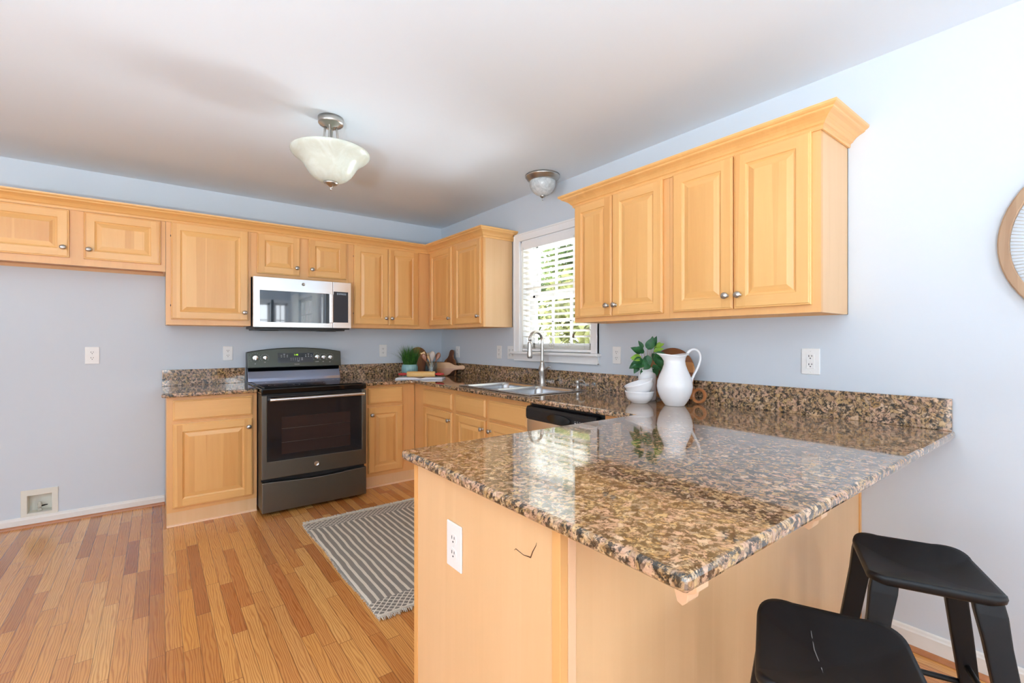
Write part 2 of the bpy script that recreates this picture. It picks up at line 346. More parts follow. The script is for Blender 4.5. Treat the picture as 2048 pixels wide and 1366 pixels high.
# ============================================================ mesh helpers
class MB:
    def __init__(s): s.v = []; s.f = []; s.mi = []; s.sm = []
    def add(s, vs, fs, mi=0, sm=False):
        b = len(s.v); s.v += [tuple(p) for p in vs]
        for f in fs: s.f.append(tuple(b+i for i in f)); s.mi.append(mi); s.sm.append(sm)
        return s
    def box(s, x0, x1, y0, y1, z0, z1, mi=0):
        x0, x1 = sorted((x0, x1)); y0, y1 = sorted((y0, y1)); z0, z1 = sorted((z0, z1))
        vs = [(x, y, z) for z in (z0, z1) for y in (y0, y1) for x in (x0, x1)]
        return s.add(vs, [(0, 2, 3, 1), (4, 5, 7, 6), (0, 1, 5, 4), (2, 6, 7, 3), (0, 4, 6, 2), (1, 3, 7, 5)], mi)
    def lathe(s, prof, c=(0, 0, 0), axis='Z', seg=32, mi=0, sm=True, sx=1, sy=1, cap=True):
        vs = []; n = len(prof)
        for r, h in prof:
            for k in range(seg):
                a = 2*PI*k/seg; p = (r*math.cos(a)*sx, r*math.sin(a)*sy, h)
                if axis == 'Y': p = (p[0], -p[2], p[1])      # +h goes towards -y
                if axis == 'X': p = (p[2], p[0], p[1])
                vs.append((p[0]+c[0], p[1]+c[1], p[2]+c[2]))
        fs = []
        for i in range(n-1):
            for k in range(seg):
                a, b = i*seg+k, i*seg+(k+1) % seg
                f = (a, b, b+seg, a+seg); fs.append(f if axis != 'X' else f)
        s.add(vs, fs, mi, sm)
        if cap:
            b = len(s.v)-len(vs)
            if prof[0][0] > 1e-5: s.f.append(tuple(b+k for k in range(seg))[::-1]); s.mi.append(mi); s.sm.append(False)
            if prof[-1][0] > 1e-5: s.f.append(tuple(b+(n-1)*seg+k for k in range(seg))); s.mi.append(mi); s.sm.append(False)
        return s
    def tube(s, pts, r, seg=10, mi=0, cap=True, flat=1.0):
        pts = [Vector(p) for p in pts]; n = len(pts)
        rs = r if isinstance(r, (list, tuple)) else [r]*n
        vs = []; up = None
        for i, p in enumerate(pts):
            d = (pts[min(i+1, n-1)]-pts[max(i-1, 0)]).normalized()
            if up is None: up = Vector((0, 0, 1)) if abs(d.z) < .9 else Vector((0, 1, 0))
            u = d.cross(up).normalized(); w = u.cross(d).normalized(); up = w
            for k in range(seg):
                a = 2*PI*k/seg; vs.append(p+u*math.cos(a)*rs[i]+w*math.sin(a)*rs[i]*flat)
        fs = [(i*seg+k, i*seg+(k+1) % seg, (i+1)*seg+(k+1) % seg, (i+1)*seg+k) for i in range(n-1) for k in range(seg)]
        if cap: fs += [tuple(range(seg))[::-1], tuple((n-1)*seg+k for k in range(seg))]
        return s.add(vs, fs, mi, True)
    def prism(s, poly, plane, a, b, mi=0, sm=False):
        """poly: 2-D outline; plane 'xy','xz','yz'; extruded along the third axis from a to b"""
        def P(p, h):
            return {'xy': (p[0], p[1], h), 'xz': (p[0], h, p[1]), 'yz': (h, p[0], p[1])}[plane]
        n = len(poly); vs = [P(p, a) for p in poly]+[P(p, b) for p in poly]
        fs = [tuple(range(n)), tuple(range(n, 2*n))[::-1]]+[(i, (i+1) % n, n+(i+1) % n, n+i)[::-1] for i in range(n)]
        bb = len(s.f); s.add(vs, fs, mi)
        for i in range(bb+2, len(s.f)): s.sm[i] = sm
        return s
    def cells(s, xs, ys, inside, z0, z1, mi=0):
        """slab from grid cells where inside(cx, cy) holds"""
        idx = {}
        def V(i, j, k):
            key = (i, j, k)
            if key not in idx: idx[key] = len(s.v); s.v.append((xs[i], ys[j], (z0, z1)[k]))
            return idx[key]
        ok = lambda i, j: 0 <= i < len(xs)-1 and 0 <= j < len(ys)-1 and inside((xs[i]+xs[i+1])/2, (ys[j]+ys[j+1])/2)
        def F(*q): s.f.append(q); s.mi.append(mi); s.sm.append(False)
        for i in range(len(xs)-1):
            for j in range(len(ys)-1):
                if not ok(i, j): continue
                F(V(i, j, 1), V(i+1, j, 1), V(i+1, j+1, 1), V(i, j+1, 1)); F(V(i, j, 0), V(i, j+1, 0), V(i+1, j+1, 0), V(i+1, j, 0))
                if not ok(i-1, j): F(V(i, j, 0), V(i, j, 1), V(i, j+1, 1), V(i, j+1, 0))
                if not ok(i+1, j): F(V(i+1, j, 0), V(i+1, j+1, 0), V(i+1, j+1, 1), V(i+1, j, 1))
                if not ok(i, j-1): F(V(i, j, 0), V(i+1, j, 0), V(i+1, j, 1), V(i, j, 1))
                if not ok(i, j+1): F(V(i, j+1, 0), V(i, j+1, 1), V(i+1, j+1, 1), V(i+1, j+1, 0))
        return s
    def xf(s, m):
        s.v = [tuple(m @ Vector(p)) for p in s.v]; return s
    def join(s, o, mi=0):
        b = len(s.v); s.v += o.v; s.f += [tuple(b+i for i in f) for f in o.f]; s.mi += [k+mi for k in o.mi]; s.sm += o.sm; return s
    def build(s, name, mats, parent=None, bevel=0, seg=2, world=False, angle=35, loc=None, smooth_all=False, fix=True):
        if not isinstance(mats, (list, tuple)): mats = [mats]
        vs = s.v
        if world and parent is not None:
            mi = parent.matrix_basis.copy(); pp = parent.parent
            while pp is not None: mi = pp.matrix_basis @ mi; pp = pp.parent
            inv = mi.inverted(); vs = [tuple(inv @ Vector(p)) for p in vs]
        if loc is not None: vs = [(p[0]-loc[0], p[1]-loc[1], p[2]-loc[2]) for p in vs]
        me = bpy.data.meshes.new(name); me.from_pydata(vs, [], s.f)
        for m in mats: me.materials.append(m)
        for p, m, q in zip(me.polygons, s.mi, s.sm): p.material_index = m; p.use_smooth = q or smooth_all
        if fix:
            bm = bmesh.new(); bm.from_mesh(me); bmesh.ops.recalc_face_normals(bm, faces=bm.faces); bm.to_mesh(me); bm.free()
        me.update()
        o = bpy.data.objects.new(name, me); COL.objects.link(o)
        if loc is not None: o.location = loc
        if parent is not None: o.parent = parent
        if bevel:
            b = o.modifiers.new('bevel', 'BEVEL'); b.width = bevel; b.segments = seg; b.limit_method = 'ANGLE'; b.angle_limit = R_(angle); b.harden_normals = False
        return o
def basis(o):
    o.matrix_basis = Matrix.LocRotScale(o.location, o.rotation_euler, o.scale); return o
def thing(name, label, cat, loc=(0, 0, 0), rz=0, group=None, kind=None, rot=None):
    o = bpy.data.objects.new(name, None); COL.objects.link(o); o.location = loc
    o.rotation_euler = rot if rot else (0, 0, rz); o.empty_display_size = .1
    if kind: o['kind'] = kind
    if label: o['label'] = label
    if cat: o['category'] = cat
    if group: o['group'] = group
    return o
def tag(o, label, cat, group=None):
    o['label'] = label; o['category'] = cat
    if group: o['group'] = group
    return o
def struct(o): o['kind'] = 'structure'; return o
def copy_thing(root, loc, rz=None, label=None, group=None):
    r = root.copy(); COL.objects.link(r); r.location = loc
    if rz is not None: r.rotation_euler = (0, 0, rz)
    if label: r['label'] = label
    if group: r['group'] = group
    def kids(a, b):
        for ch in list(a.children):
            c = ch.copy(); COL.objects.link(c); c.parent = b; kids(ch, c)
    kids(root, r); return r
def text_mb(txt, size, depth=.0006, align='CENTER', mi=0):
    """letters standing in the xz plane, facing -y, centred on the origin"""
    cu = bpy.data.curves.new('letters', 'FONT'); cu.body = txt; cu.size = size; cu.extrude = depth; cu.align_x = align; cu.align_y = 'CENTER'
    cu.resolution_u = 2
    o = bpy.data.objects.new('letters', cu); COL.objects.link(o)
    bpy.context.view_layer.update()
    me = bpy.data.meshes.new_from_object(o.evaluated_get(bpy.context.evaluated_depsgraph_get()))
    mb = MB(); mb.add([(v.co.x, -v.co.z, v.co.y) for v in me.vertices], [tuple(p.vertices) for p in me.polygons], mi)
    bpy.data.objects.remove(o); bpy.data.curves.remove(cu); bpy.data.meshes.remove(me)
    return mb
def T(x, y, z): return Matrix.Translation((x, y, z))
def RX(a): return Matrix.Rotation(a, 4, 'X')
def RY(a): return Matrix.Rotation(a, 4, 'Y')
def RZ(a): return Matrix.Rotation(a, 4, 'Z')

# ============================================================ room shell
H = 2.470
XL, YF = -6.0, -8.0
T_ = .16
def wall(name, mb): return struct(mb.build(name, M['wall']))
struct(MB().box(XL-T_, T_, YF-T_, T_, -.12, 0).build('floor', M['floor']))
struct(MB().box(XL-T_, T_, YF-T_, T_, H, H+.14).build('ceiling', M['ceiling']))
# ceiling specks
wall('wall_back', MB().box(XL-T_, T_, 0, T_, 0, H))
def holed(axis, c0, c1, us, zs, holes):
    """wall slab with openings: axis 'x' wall spans y, axis 'y' wall spans x"""
    m = MB(); inside = lambda u, z: not any(a < u < b and c < z < d for a, b, c, d in holes)
    m.cells(us, zs, inside, c0, c1)
    if axis == 'x': m.v = [(p[2], p[0], p[1]) for p in m.v]
    else: m.v = [(p[0], p[2], p[1]) for p in m.v]
    return m
KW = (-2.205, -1.387, 1.165, 2.095)      # kitchen window opening: y0, y1, z0, z1
RW = (WIN_RIGHT[0], WIN_RIGHT[1], .12, 2.15)
LW = (-5.0, -3.0, .12, 2.15)
wall('wall_right', holed('x', 0, T_, sorted({YF, RW[0], RW[1], KW[0], KW[1], 0}), sorted({0, RW[2], RW[3], KW[2], KW[3], H}), [KW, RW]))
wall('wall_left', holed('x', XL-T_, XL, sorted({YF, LW[0], LW[1], 0}), sorted({0, LW[2], LW[3], H}), [LW]))
FW = [(a, b, .55, 2.12) for a, b in WIN_FRONT]
wall('wall_front', holed('y', YF-T_, YF, sorted({XL-T_, T_, *[x for p in WIN_FRONT for x in p]}), [0, .55, 2.12, H], FW))

# baseboards
def baseboard(name, x0, y0, x1, y1, nx, ny, h=.082, t=.014, shoe=True):
    prof = [(0, 0), (t, 0), (t, h-.018), (t*.72, h-.012), (t*.6, h-.004), (t*.3, h), (0, h)]
    m = MB(); n = len(prof)
    vs = [(x0+nx*a, y0+ny*a, z) for a, z in prof]+[(x1+nx*a, y1+ny*a, z) for a, z in prof]
    m.add(vs, [(i, (i+1) % n, n+(i+1) % n, n+i) for i in range(n)]+[tuple(range(n)), tuple(range(n, 2*n))])
    o = struct(m.build(name, M['trim_worn']))
    return o
baseboard('baseboard_back', XL, 0, -2.408, 0, 0, -1, h=.068)
baseboard('baseboard_right', 0, -3.81, 0, RW[1]+.06, -1, 0, h=.088)
baseboard('baseboard_left', XL, 0, XL, LW[1], 1, 0)
def quarter(name, pts, r=.017):
    m = MB(); n = 6
    prof = [(0, 0)]+[(r*math.cos(a), r*math.sin(a)) for a in [PI/2*k/n for k in range(n+1)]]
    (x0, y0), (x1, y1), (nx, ny), t = pts
    k = len(prof)
    vs = [(x0+nx*(t+a), y0+ny*(t+a), z) for a, z in prof]+[(x1+nx*(t+a), y1+ny*(t+a), z) for a, z in prof]
    m.add(vs, [(i, (i+1) % k, k+(i+1) % k, k+i) for i in range(k)]+[tuple(range(k)), tuple(range(k, 2*k))])
    return struct(m.build(name, M['shoe']))
quarter('trim_1', ((XL, 0), (-2.408, 0), (0, -1), .014))
quarter('trim_2', ((0, -3.81), (0, RW[1]+.06), (-1, 0), .014))

# ---- kitchen window
def kitchen_window():
    r = thing('window_1', None, None, (0, (KW[0]+KW[1])/2, KW[2]), kind='structure')
    y0, y1, z0, z1 = KW
    def P(name, mb, mat, bev=.0015): return mb.build(name, mat, r, bevel=bev, world=True)
    c = MB()
    for a, b in ((y0-.063, y0), (y1, y1+.070)): c.box(-.018, 0, a, b, z0, z1+.063); 
    c.box(-.018, 0, y0, y1, z1, z1+.063)
    c.box(-.024, 0, y0-.063, y0-.050, z0, z1+.063); c.box(-.024, 0, y1+.057, y1+.070, z0, z1+.063); c.box(-.024, 0, y0-.063, y1+.07, z1+.05, z1+.063)
    P('casing', c, M['trim'])
    P('sill', MB().box(-.05, .06, y0-.085, y1+.092, z0-.022, z0), M['trim'], .006)
    P('apron', MB().box(-.016, 0, y0-.063, y1+.070, z0-.078, z0-.022).box(-.021, 0, y0-.063, y1+.070, z0-.078, z0-.070), M['trim'])
    P('jamb', MB().box(0, .155, y0, y0+.014, z0, z1).box(0, .155, y1-.014, y1, z0, z1).box(0, .155, y0, y1, z1-.014, z1).box(.06, .155, y0, y1, z0, z0+.02), M['trim'])
    zm = 1.625
    def sash(x, za, zb, nm):
        s = MB(); w = .048
        a, b = y0+.07, y1-.07
        s.box(x, x+.03, a-.045, a+w-.02, za, zb).box(x, x+.03, b-w+.02, b+.045, za, zb).box(x, x+.03, a, b, zb-.038, zb).box(x, x+.03, a, b, za, za+.05)
        o = P(nm, s, M['trim'])
        g = MB(); ia, ib = a+.028, b-.028
        for k in (1, 2): yy = ia+(ib-ia)*k/3; g.box(x+.008, x+.022, yy-.009, yy+.009, za+.05, zb-.038)
        zz = (za+.05+zb-.038)/2; g.box(x+.008, x+.022, ia, ib, zz-.009, zz+.009)
        g.build('muntins', M['trim'], o, world=False)
        pn = MB().box(x+.013, x+.017, ia, ib, za+.05, zb-.038).build('glass_pane', M['pane'], o)
        for q in o.children: 
            q.location = -Vector(r.location)
        return o
    sash(.112, zm-.03, z1-.014, 'upper_sash'); sash(.078, z0+.02, zm+.012, 'lower_sash')
    return r
kitchen_window()

def blind():
    y0, y1, z0, z1 = KW; ya, yb = y0+.018, y1-.018
    r = thing('window_blind', 'white horizontal slat blind lowered inside the kitchen window frame above the sink', 'blind', (.03, (y0+y1)/2, z1-.016))
    P = lambda n, mb, m, bev=0: mb.build(n, m, r, bevel=bev, world=True)
    P('valance', MB().box(-.012, -.002, ya-.004, yb+.004, z1-.078, z1-.016).box(-.002, .045, ya, yb, z1-.055, z1-.016), M['trim'], .003)
    s = MB(); z = z1-.095; zs = []
    xc = .026; tilt = R_(-13)
    while z > z0+.085:
        zs.append(z)
        w = .025; n = 4
        top = []; 
        for k in range(n+1):
            u = -w+2*w*k/n; cz = .0022*(1-(u/w)**2)
            top.append((xc+u*math.cos(tilt), z+cz+u*math.sin(tilt)))
        vs = [(x, y, zz+d) for y in (ya, yb) for d in (.0013, -.0013) for x, zz in top]
        m = n+1; fs = []
        for i in range(n): fs += [(i, i+1, 2*m+i+1, 2*m+i), (m+i, 3*m+i, 3*m+i+1, m+i+1)]
        fs += [(0, 2*m, 3*m, m), (n, m+n, 3*m+n, 2*m+n), tuple(range(m))+tuple(range(2*m-1, m-1, -1)), tuple(range(2*m, 3*m))+tuple(range(4*m-1, 3*m-1, -1))]
        s.add(vs, fs); z -= .0445
    P('slats', s, M['slats'])
    P('bottom_rail', MB().box(.003, .050, ya, yb, z0+.004, z0+.026), M['trim'], .004)
    # slats left stacked on the rail
    st = MB()
    for k in range(4): st.box(.001, .051, ya, yb, z0+.029+k*.009, z0+.032+k*.009)
    P('stacked_slats', st, M['slats'])
    for yy in (ya+.06, (ya+yb)/2, yb-.06):
        c = MB()
        for x in (.000, .052): c.tube([(x, yy, z1-.05), (x, yy, z0+.02)], .0009, 5)
        for q in zs: c.tube([(.000, yy, q-.004), (.052, yy, q-.002)], .0006, 4)
        P('ladder_cord', c, M['cord_white'])
    P('tilt_wand', MB().tube([(-.016, yb-.03, z1-.06), (-.018, yb-.032, z0+.03)], .004, 8), M['slats'])
    cy = ya+.155
    P('lift_cord', MB().tube([(-.016, cy, z1-.06), (-.018, cy, 1.31)], .0012, 6).tube([(-.019, cy-.012, z1-.06), (-.020, cy-.004, 1.31)], .0012, 6), M['cord_white'])
    tz = MB().lathe([(.003, .032), (.006, .026), (.009, .004), (.007, 0)], (-.019, cy-.002, 1.278), seg=12)
    P('cord_tassel', tz, M['tassel'])
    # loose cord ends curled on the stacked slats
    for k, yy in enumerate((y0+.22, y0+.40)):
        pts = []
        for i in range(40):
            a = i*.55; q = .018+.012*math.sin(i*.9)
            pts.append((-.004-.002*math.sin(i), yy+q*math.cos(a)+.0012*i, z0+.045+.7*q*math.sin(a)+.01))
        P('cord_end', MB().tube(pts, .0011, 5), M['cord_white'])
    return r
blind()

# ---- dining-side windows and glazed doors (seen in reflections)
def far_window(n, axis, c, a, b, z0, z1, sgn):
    """sgn: which way is into the room along the wall's normal"""
    r = thing('window_%d' % n, None, None, ((c, (a+b)/2, z0) if axis == 'x' else ((a+b)/2, c, z0)), kind='structure')
    f = MB(); g = MB(); cs = MB()
    def bx(m, u0, u1, z0_, z1_, d0, d1):
        if axis == 'x': m.box(c+sgn*d0, c+sgn*d1, u0, u1, z0_, z1_)
        else: m.box(u0, u1, c+sgn*d0, c+sgn*d1, z0_, z1_)
    w = .05
    for q in (a, b-w): bx(f, q, q+w, z0, z1, -.12, -.06)
    for q in (z0, z1-w): bx(f, a, b, q, q+w, -.12, -.06)
    nu = max(2, round((b-a)/.3)); nz = max(3, round((z1-z0)/.35))
    for k in range(1, nu): u = a+(b-a)*k/nu; bx(f, u-.01, u+.01, z0, z1, -.10, -.075)
    for k in range(1, nz): z = z0+(z1-z0)*k/nz; bx(f, a, b, z-.01, z+.01, -.10, -.075)
    f.build('window_frame', M['trim'], r, world=True)
    bx(g, a+w, b-w, z0+w, z1-w, -.095, -.09); g.build('glass_pane', M['pane'], r, world=True)
    for q0, q1 in ((a-.07, a), (b, b+.07)): bx(cs, q0, q1, z0-.07, z1+.07, 0, .018)
    bx(cs, a, b, z1, z1+.07, 0, .018); bx(cs, a, b, z0-.07, z0, 0, .018)
    cs.build('casing', M['trim'], r, world=True, bevel=.002)
def curtain(label, y0, y1):
    m = MB(); n = 60; vs = []
    for k in range(n+1):
        y = y0+(y1-y0)*k/n; x = -.085+.028*math.sin(k*.95)
        vs += [(x, y, .03), (x, y, 2.26)]
    m.add(vs, [(2*k, 2*k+2, 2*k+3, 2*k+1) for k in range(n)], 0, True)
    o = m.build('curtain', M['curtain'], fix=False); tag(o, label, 'curtain', 'sheer curtains')
curtain('sheer white curtain on the nearer side of the tall side window behind the camera', RW[1]-.40, RW[1]+.14)
curtain('sheer white curtain on the far side of the tall side window behind the camera', RW[0]-.14, RW[0]+.40)
for i, (a, b) in enumerate(WIN_FRONT): far_window(i+(2 if i < 3 else 4), 'y', YF, a, b, .55, 2.12, 1)
far_window(5, 'x', 0, RW[0], RW[1], RW[2], RW[3], -1)
far_window(6, 'x', XL, LW[0], LW[1], LW[2], LW[3], 1)

# ============================================================ cabinet doors and fronts (local frame: x along the wall, -y into the room)
def raised_door(W_, H_, t=.019, fr=.054):
    """mesh: material 0 upright grain, 1 level grain; front face at y=-t, back at y=0; x 0..W, z 0..H"""
    m = MB()
    def ring(a0, d0, a1, d1, mi=(0, 1)):
        A = [(a0, -d0, a0), (W_-a0, -d0, a0), (W_-a0, -d0, H_-a0), (a0, -d0, H_-a0)]
        B = [(a1, -d1, a1), (W_-a1, -d1, a1), (W_-a1, -d1, H_-a1), (a1, -d1, H_-a1)]
        for k in range(4):
            j = (k+1) % 4; m.add([A[k], A[j], B[j], B[k]], [(0, 1, 2, 3)], mi[1] if k in (0, 2) else mi[0])
    ring(0, 0, 0, t-.006); ring(0, t-.006, .003, t-.0035); ring(.003, t-.0035, .006, t-.0035, (0, 1)); ring(.006, t-.0035, .009, t)
    e = .009; f = fr
    # stiles run full height, rails between
    m.add([(e, -t, e), (f, -t, e), (f, -t, H_-e), (e, -t, H_-e)], [(0, 1, 2, 3)], 0)
    m.add([(W_-f, -t, e), (W_-e, -t, e), (W_-e, -t, H_-e), (W_-f, -t, H_-e)], [(0, 1, 2, 3)], 0)
    m.add([(f, -t, e), (W_-f, -t, e), (W_-f, -t, f), (f, -t, f)], [(0, 1, 2, 3)], 1)
    m.add([(f, -t, H_-f), (W_-f, -t, H_-f), (W_-f, -t, H_-e), (f, -t, H_-e)], [(0, 1, 2, 3)], 1)
    ring(f, t, f+.004, t-.005); ring(f+.004, t-.005, f+.008, t-.0065); ring(f+.008, t-.0065, f+.012, t-.0085); ring(f+.012, t-.0085, f+.036, t-.0015); ring(f+.036, t-.0015, f+.038, t-.001)
    g = f+.038
    m.add([(g, -t+.001, g), (W_-g, -t+.001, g), (W_-g, -t+.001, H_-g), (g, -t+.001, H_-g)], [(0, 1, 2, 3)], 0)
    m.add([(0, 0, 0), (W_, 0, 0), (W_, 0, H_), (0, 0, H_)], [(3, 2, 1, 0)], 0)
    return m
def slab_front(W_, H_, t=.019):
    m = MB()
    def ring(a0, d0, a1, d1):
        A = [(a0, -d0, a0), (W_-a0, -d0, a0), (W_-a0, -d0, H_-a0), (a0, -d0, H_-a0)]
        B = [(a1, -d1, a1), (W_-a1, -d1, a1), (W_-a1, -d1, H_-a1), (a1, -d1, H_-a1)]
        for k in range(4): j = (k+1) % 4; m.add([A[k], A[j], B[j], B[k]], [(0, 1, 2, 3)], 0)
    ring(0, 0, 0, t-.008); ring(0, t-.008, .004, t-.005); ring(.004, t-.005, .007, t-.005); ring(.007, t-.005, .011, t)
    m.add([(.011, -t, .011), (W_-.011, -t, .011), (W_-.011, -t, H_-.011), (.011, -t, H_-.011)], [(0, 1, 2, 3)], 0)
    m.add([(0, 0, 0), (W_, 0, 0), (W_, 0, H_), (0, 0, H_)], [(3, 2, 1, 0)], 0)
    return m
KNOB = MB().lathe([(.0095, 0), (.0095, .002), (.0055, .004), (.005, .014), (.008, .017), (.0135, .019), (.0155, .022), (.0148, .026), (.010, .0295), (.0, .031)], axis='Y', seg=20, sx=1.12)
knob_mesh = None
def add_knob(parent, x, z, y=0):
    global knob_mesh
    if knob_mesh is None:
        o = KNOB.build('knob', M['nickel'], parent); knob_mesh = o.data
    else:
        o = bpy.data.objects.new('knob', knob_mesh); COL.objects.link(o); o.parent = parent
    o.location = (x, y, z); return o
def add_door(cab, x0, x1, z0, z1, yf, knob=None, hinge=None):
    """knob: 'lb','rb','lt','rt'"""
    d = raised_door(x1-x0, z1-z0).build('door', [M['maple'], M['maple_x']], cab); d.location = (x0, yf, z0)
    if knob:
        kx = .027 if knob[0] == 'l' else (x1-x0)-.027; kz = .062 if knob[1] == 'b' else (z1-z0)-.062
        add_knob(d, kx, kz, -.019)
    if hinge:
        hx = -.004 if hinge == 'l' else (x1-x0)+.004
        for hz in (.10, (z1-z0)-.10):
            o = MB().tube([(hx*.6, -.004, hz-.007), (hx*.6, -.004, hz+.007)], .0022, 8).build('hinge', M['black_plastic'], d)
    return d
def add_front(cab, x0, x1, z0, z1, yf, name='drawer_front'):
    d = slab_front(x1-x0, z1-z0).build(name, M['maple_x'], cab); d.location = (x0, yf, z0); return d
def frame(cab, W_, D, z0, z1, openings, name='face_frame'):
    """3/4 in. face frame in front of the box, with openings (x0,x1,z0,z1)"""
    xs = sorted({0, W_, *[q for o in openings for q in o[:2]]}); zs = sorted({z0, z1, *[q for o in openings for q in o[2:]]})
    m = MB().cells(xs, zs, lambda u, z: not any(o[0] < u < o[1] and o[2] < z < o[3] for o in openings), -D, -D+.019)
    m.v = [(p[0], p[2], p[1]) for p in m.v]
    return m.build(name, M['maple_frame'], cab)
def upper(label, loc, rz, W_, z0, z1, doors, D=.305, group='maple upper cabinets', ends=True, box_x=None):
    r = thing('upper_cabinet', label, 'cabinet', loc, rz, group)
    bx0, bx1 = box_x or (0, W_)
    b = MB(); t = .012
    b.box(bx0, bx0+t, -D+.019, 0, z0, z1).box(bx1-t, bx1, -D+.019, 0, z0, z1).box(bx0, bx1, -D+.019, 0, z1-t, z1).box(bx0, bx1, -.006, 0, z0, z1)
    b.build('cabinet_box', M['maple_side'], r)
    MB().box(bx0+t, bx1-t, -D+.019, -.006, z0+.022, z0+.034).build('bottom_panel', M['maple_under'], r)
    frame(r, W_, D, z0, z1, [(d[0]+.012, d[1]-.012, d[2]+.012, d[3]-.012) for d in doors])
    for d in doors: add_door(r, *d[:4], -D-.001, *d[4:])
    return r
UZ = 1.372; UT = 2.132
# back wall, left to right (x measured from the wall's left end of each unit)
G_U = 'maple wall cabinets'
def ub(label, x0, x1, z0, doors, **k):
    return upper(label, (x0, 0, 0), 0, x1-x0, z0, UT, [(a-x0, b-x0, c, d, *e) for a, b, c, d, *e in doors], group=G_U, **k)
ub('long low maple wall cabinet over the empty fridge space, at the left edge', -3.36, -2.407, 1.752, [(-3.317, -2.911, 1.798, 2.108, 'rb'), (-2.841, -2.435, 1.798, 2.108, 'lb')])
ub('single door maple wall cabinet left of the microwave', -2.405, -1.8665, UZ, [(-2.375, -1.885, 1.412, 2.116, 'rb', 'l')])
ub('short two door maple wall cabinet directly above the microwave', -1.8655, -1.1045, 1.762, [(-1.824, -1.506, 1.795, 2.116, 'rb'), (-1.439, -1.121, 1.795, 2.116, 'lb')])
ub('two door maple wall cabinet between the microwave and the corner', -1.1035, -.305, UZ, [(-1.055, -.735, 1.402, 2.114, 'rb', 'l'), (-.731, -.426, 1.402, 2.114, 'lb')])
# right wall (local x runs along -y)
def ur(label, y0, y1, doors, **k):
    return upper(label, (0, y0, 0), -PI/2, y0-y1, UZ, UT, [(y0-a, y0-b, c, d, *e) for a, b, c, d, *e in doors], group=G_U, **k)
ur('two door maple wall cabinet in the corner, left of the window', -.307, -1.275, [(-.345, -.776, 1.400, 2.118, 'rb'), (-.821, -1.254, 1.400, 2.118, 'rb')])
ur('two door maple wall cabinet right of the window, with the narrower doors', -2.335, -3.037, [(-2.350, -2.655, 1.402, 2.118, 'rb'), (-2.660, -3.002, 1.402, 2.118, 'lb', 'r')])
ur('two door maple wall cabinet above the white wall outlet, farthest right', -3.038, -3.740, [(-3.064, -3.381, 1.404, 2.118, 'rb'), (-3.387, -3.708, 1.404, 2.118, 'lb', 'r')])

# crown moulding swept along a path with mitred corners
CROWN = [(0, 2.113), (.007, 2.113), (.009, 2.119), (.009, 2.127), (.013, 2.131), (.017, 2.133), (.022, 2.141), (.031, 2.150), (.044, 2.158), (.058, 2.164), (.062, 2.167), (.064, 2.172), (.072, 2.176), (.077, 2.181), (.078, 2.190), (0, 2.190)]
def crown(label, path, side):
    P = [Vector(p) for p in path]; n = len(P); k = len(CROWN); vs = []
    nr = []
    for i in range(n-1):
        d = (P[i+1]-P[i]).normalized(); nr.append(Vector((d.y, -d.x))*side)
    for i in range(n):
        if i == 0: m = nr[0]
        elif i == n-1: m = nr[-1]
        else: m = (nr[i-1]+nr[i]); m = m/ (1+nr[i-1].dot(nr[i]))
        vs += [(P[i].x+m.x*o, P[i].y+m.y*o, z) for o, z in CROWN]
    mb = MB(); mb.add(vs, [(i*k+j, i*k+(j+1) % k, (i+1)*k+(j+1) % k, (i+1)*k+j) for i in range(n-1) for j in range(k)]+[tuple(range(k)), tuple((n-1)*k+j for j in range(k))])
    o = mb.build('crown_molding', M['maple_x'], None)
    return tag(o, label, 'molding', 'crown moldings')
e = .0015
crown('long maple crown molding wrapping the corner cabinets and the fridge run', [(-3.36, -.305-e), (-.305-e, -.305-e), (-.305-e, -1.275-e), (-.001, -1.275-e)], 1)
crown('maple crown molding around the two cabinets right of the window', [(-.001, -2.335+e), (-.305-e, -2.335+e), (-.305-e, -3.740-e), (-.001, -3.740-e)], 1)

# ============================================================ base cabinets
def base(label, loc, rz, W_, doors, fronts, D=.60, side=True):
    r = thing('base_cabinet', label, 'cabinet', loc, rz, 'maple base cabinets')
    z0, z1 = .095, .875; t = .012
    MB().box(0, t, -D+.019, -.01, 0, z1).box(W_-t, W_, -D+.019, -.01, 0, z1).box(0, W_, -D+.019, -.01, z0, z0+t).box(0, W_, -.016, -.01, 0, z1).build('cabinet_box', M['maple_side'], r)
    frame(r, W_, D, z0, z1, [(d[0]+.012, d[1]-.012, d[2]+.012, d[3]-.012) for d in doors+fronts])
    MB().box(0, W_, -D+.004, -D+.018, .0, z0).build('toe_kick', M['maple_side'], r)
    MB().prism([(-D+.004, 0), (-D-.006, 0), (-D-.004, .008), (-D+.004, .013)], 'yz', 0, W_).build('shoe_molding', M['corbel'], r)
    for d in doors: add_door(r, *d[:4], -D-.001, *d[4:])
    for f in fronts: add_front(r, *f[:4], -D-.001)
    return r
def bb(label, x0, x1, doors, fronts): return base(label, (x0, 0, 0), 0, x1-x0, [(a-x0, b-x0, c, d, *e) for a, b, c, d, *e in doors], [(a-x0, b-x0, c, d) for a, b, c, d in fronts])
def br(label, y0, y1, doors, fronts): return base(label, (0, y0, 0), -PI/2, y0-y1, [(y0-a, y0-b, c, d, *e) for a, b, c, d, *e in doors], [(y0-a, y0-b, c, d) for a, b, c, d in fronts])
bb('maple base cabinet left of the stove with one door and one drawer', -2.405, -1.8685, [(-2.372, -1.897, .125, .692, 'rt')], [(-2.372, -1.897, .714, .852)])
bb('narrow maple base cabinet right of the stove', -1.1045, -.602, [(-1.033, -.722, .125, .686, 'lt')], [(-1.033, -.722, .714, .850)])
br('maple base cabinet on the sink wall next to the inside corner', -.603, -1.329, [(-.796, -1.289, .125, .688, 'rt')], [(-.796, -1.289, .706, .838)])
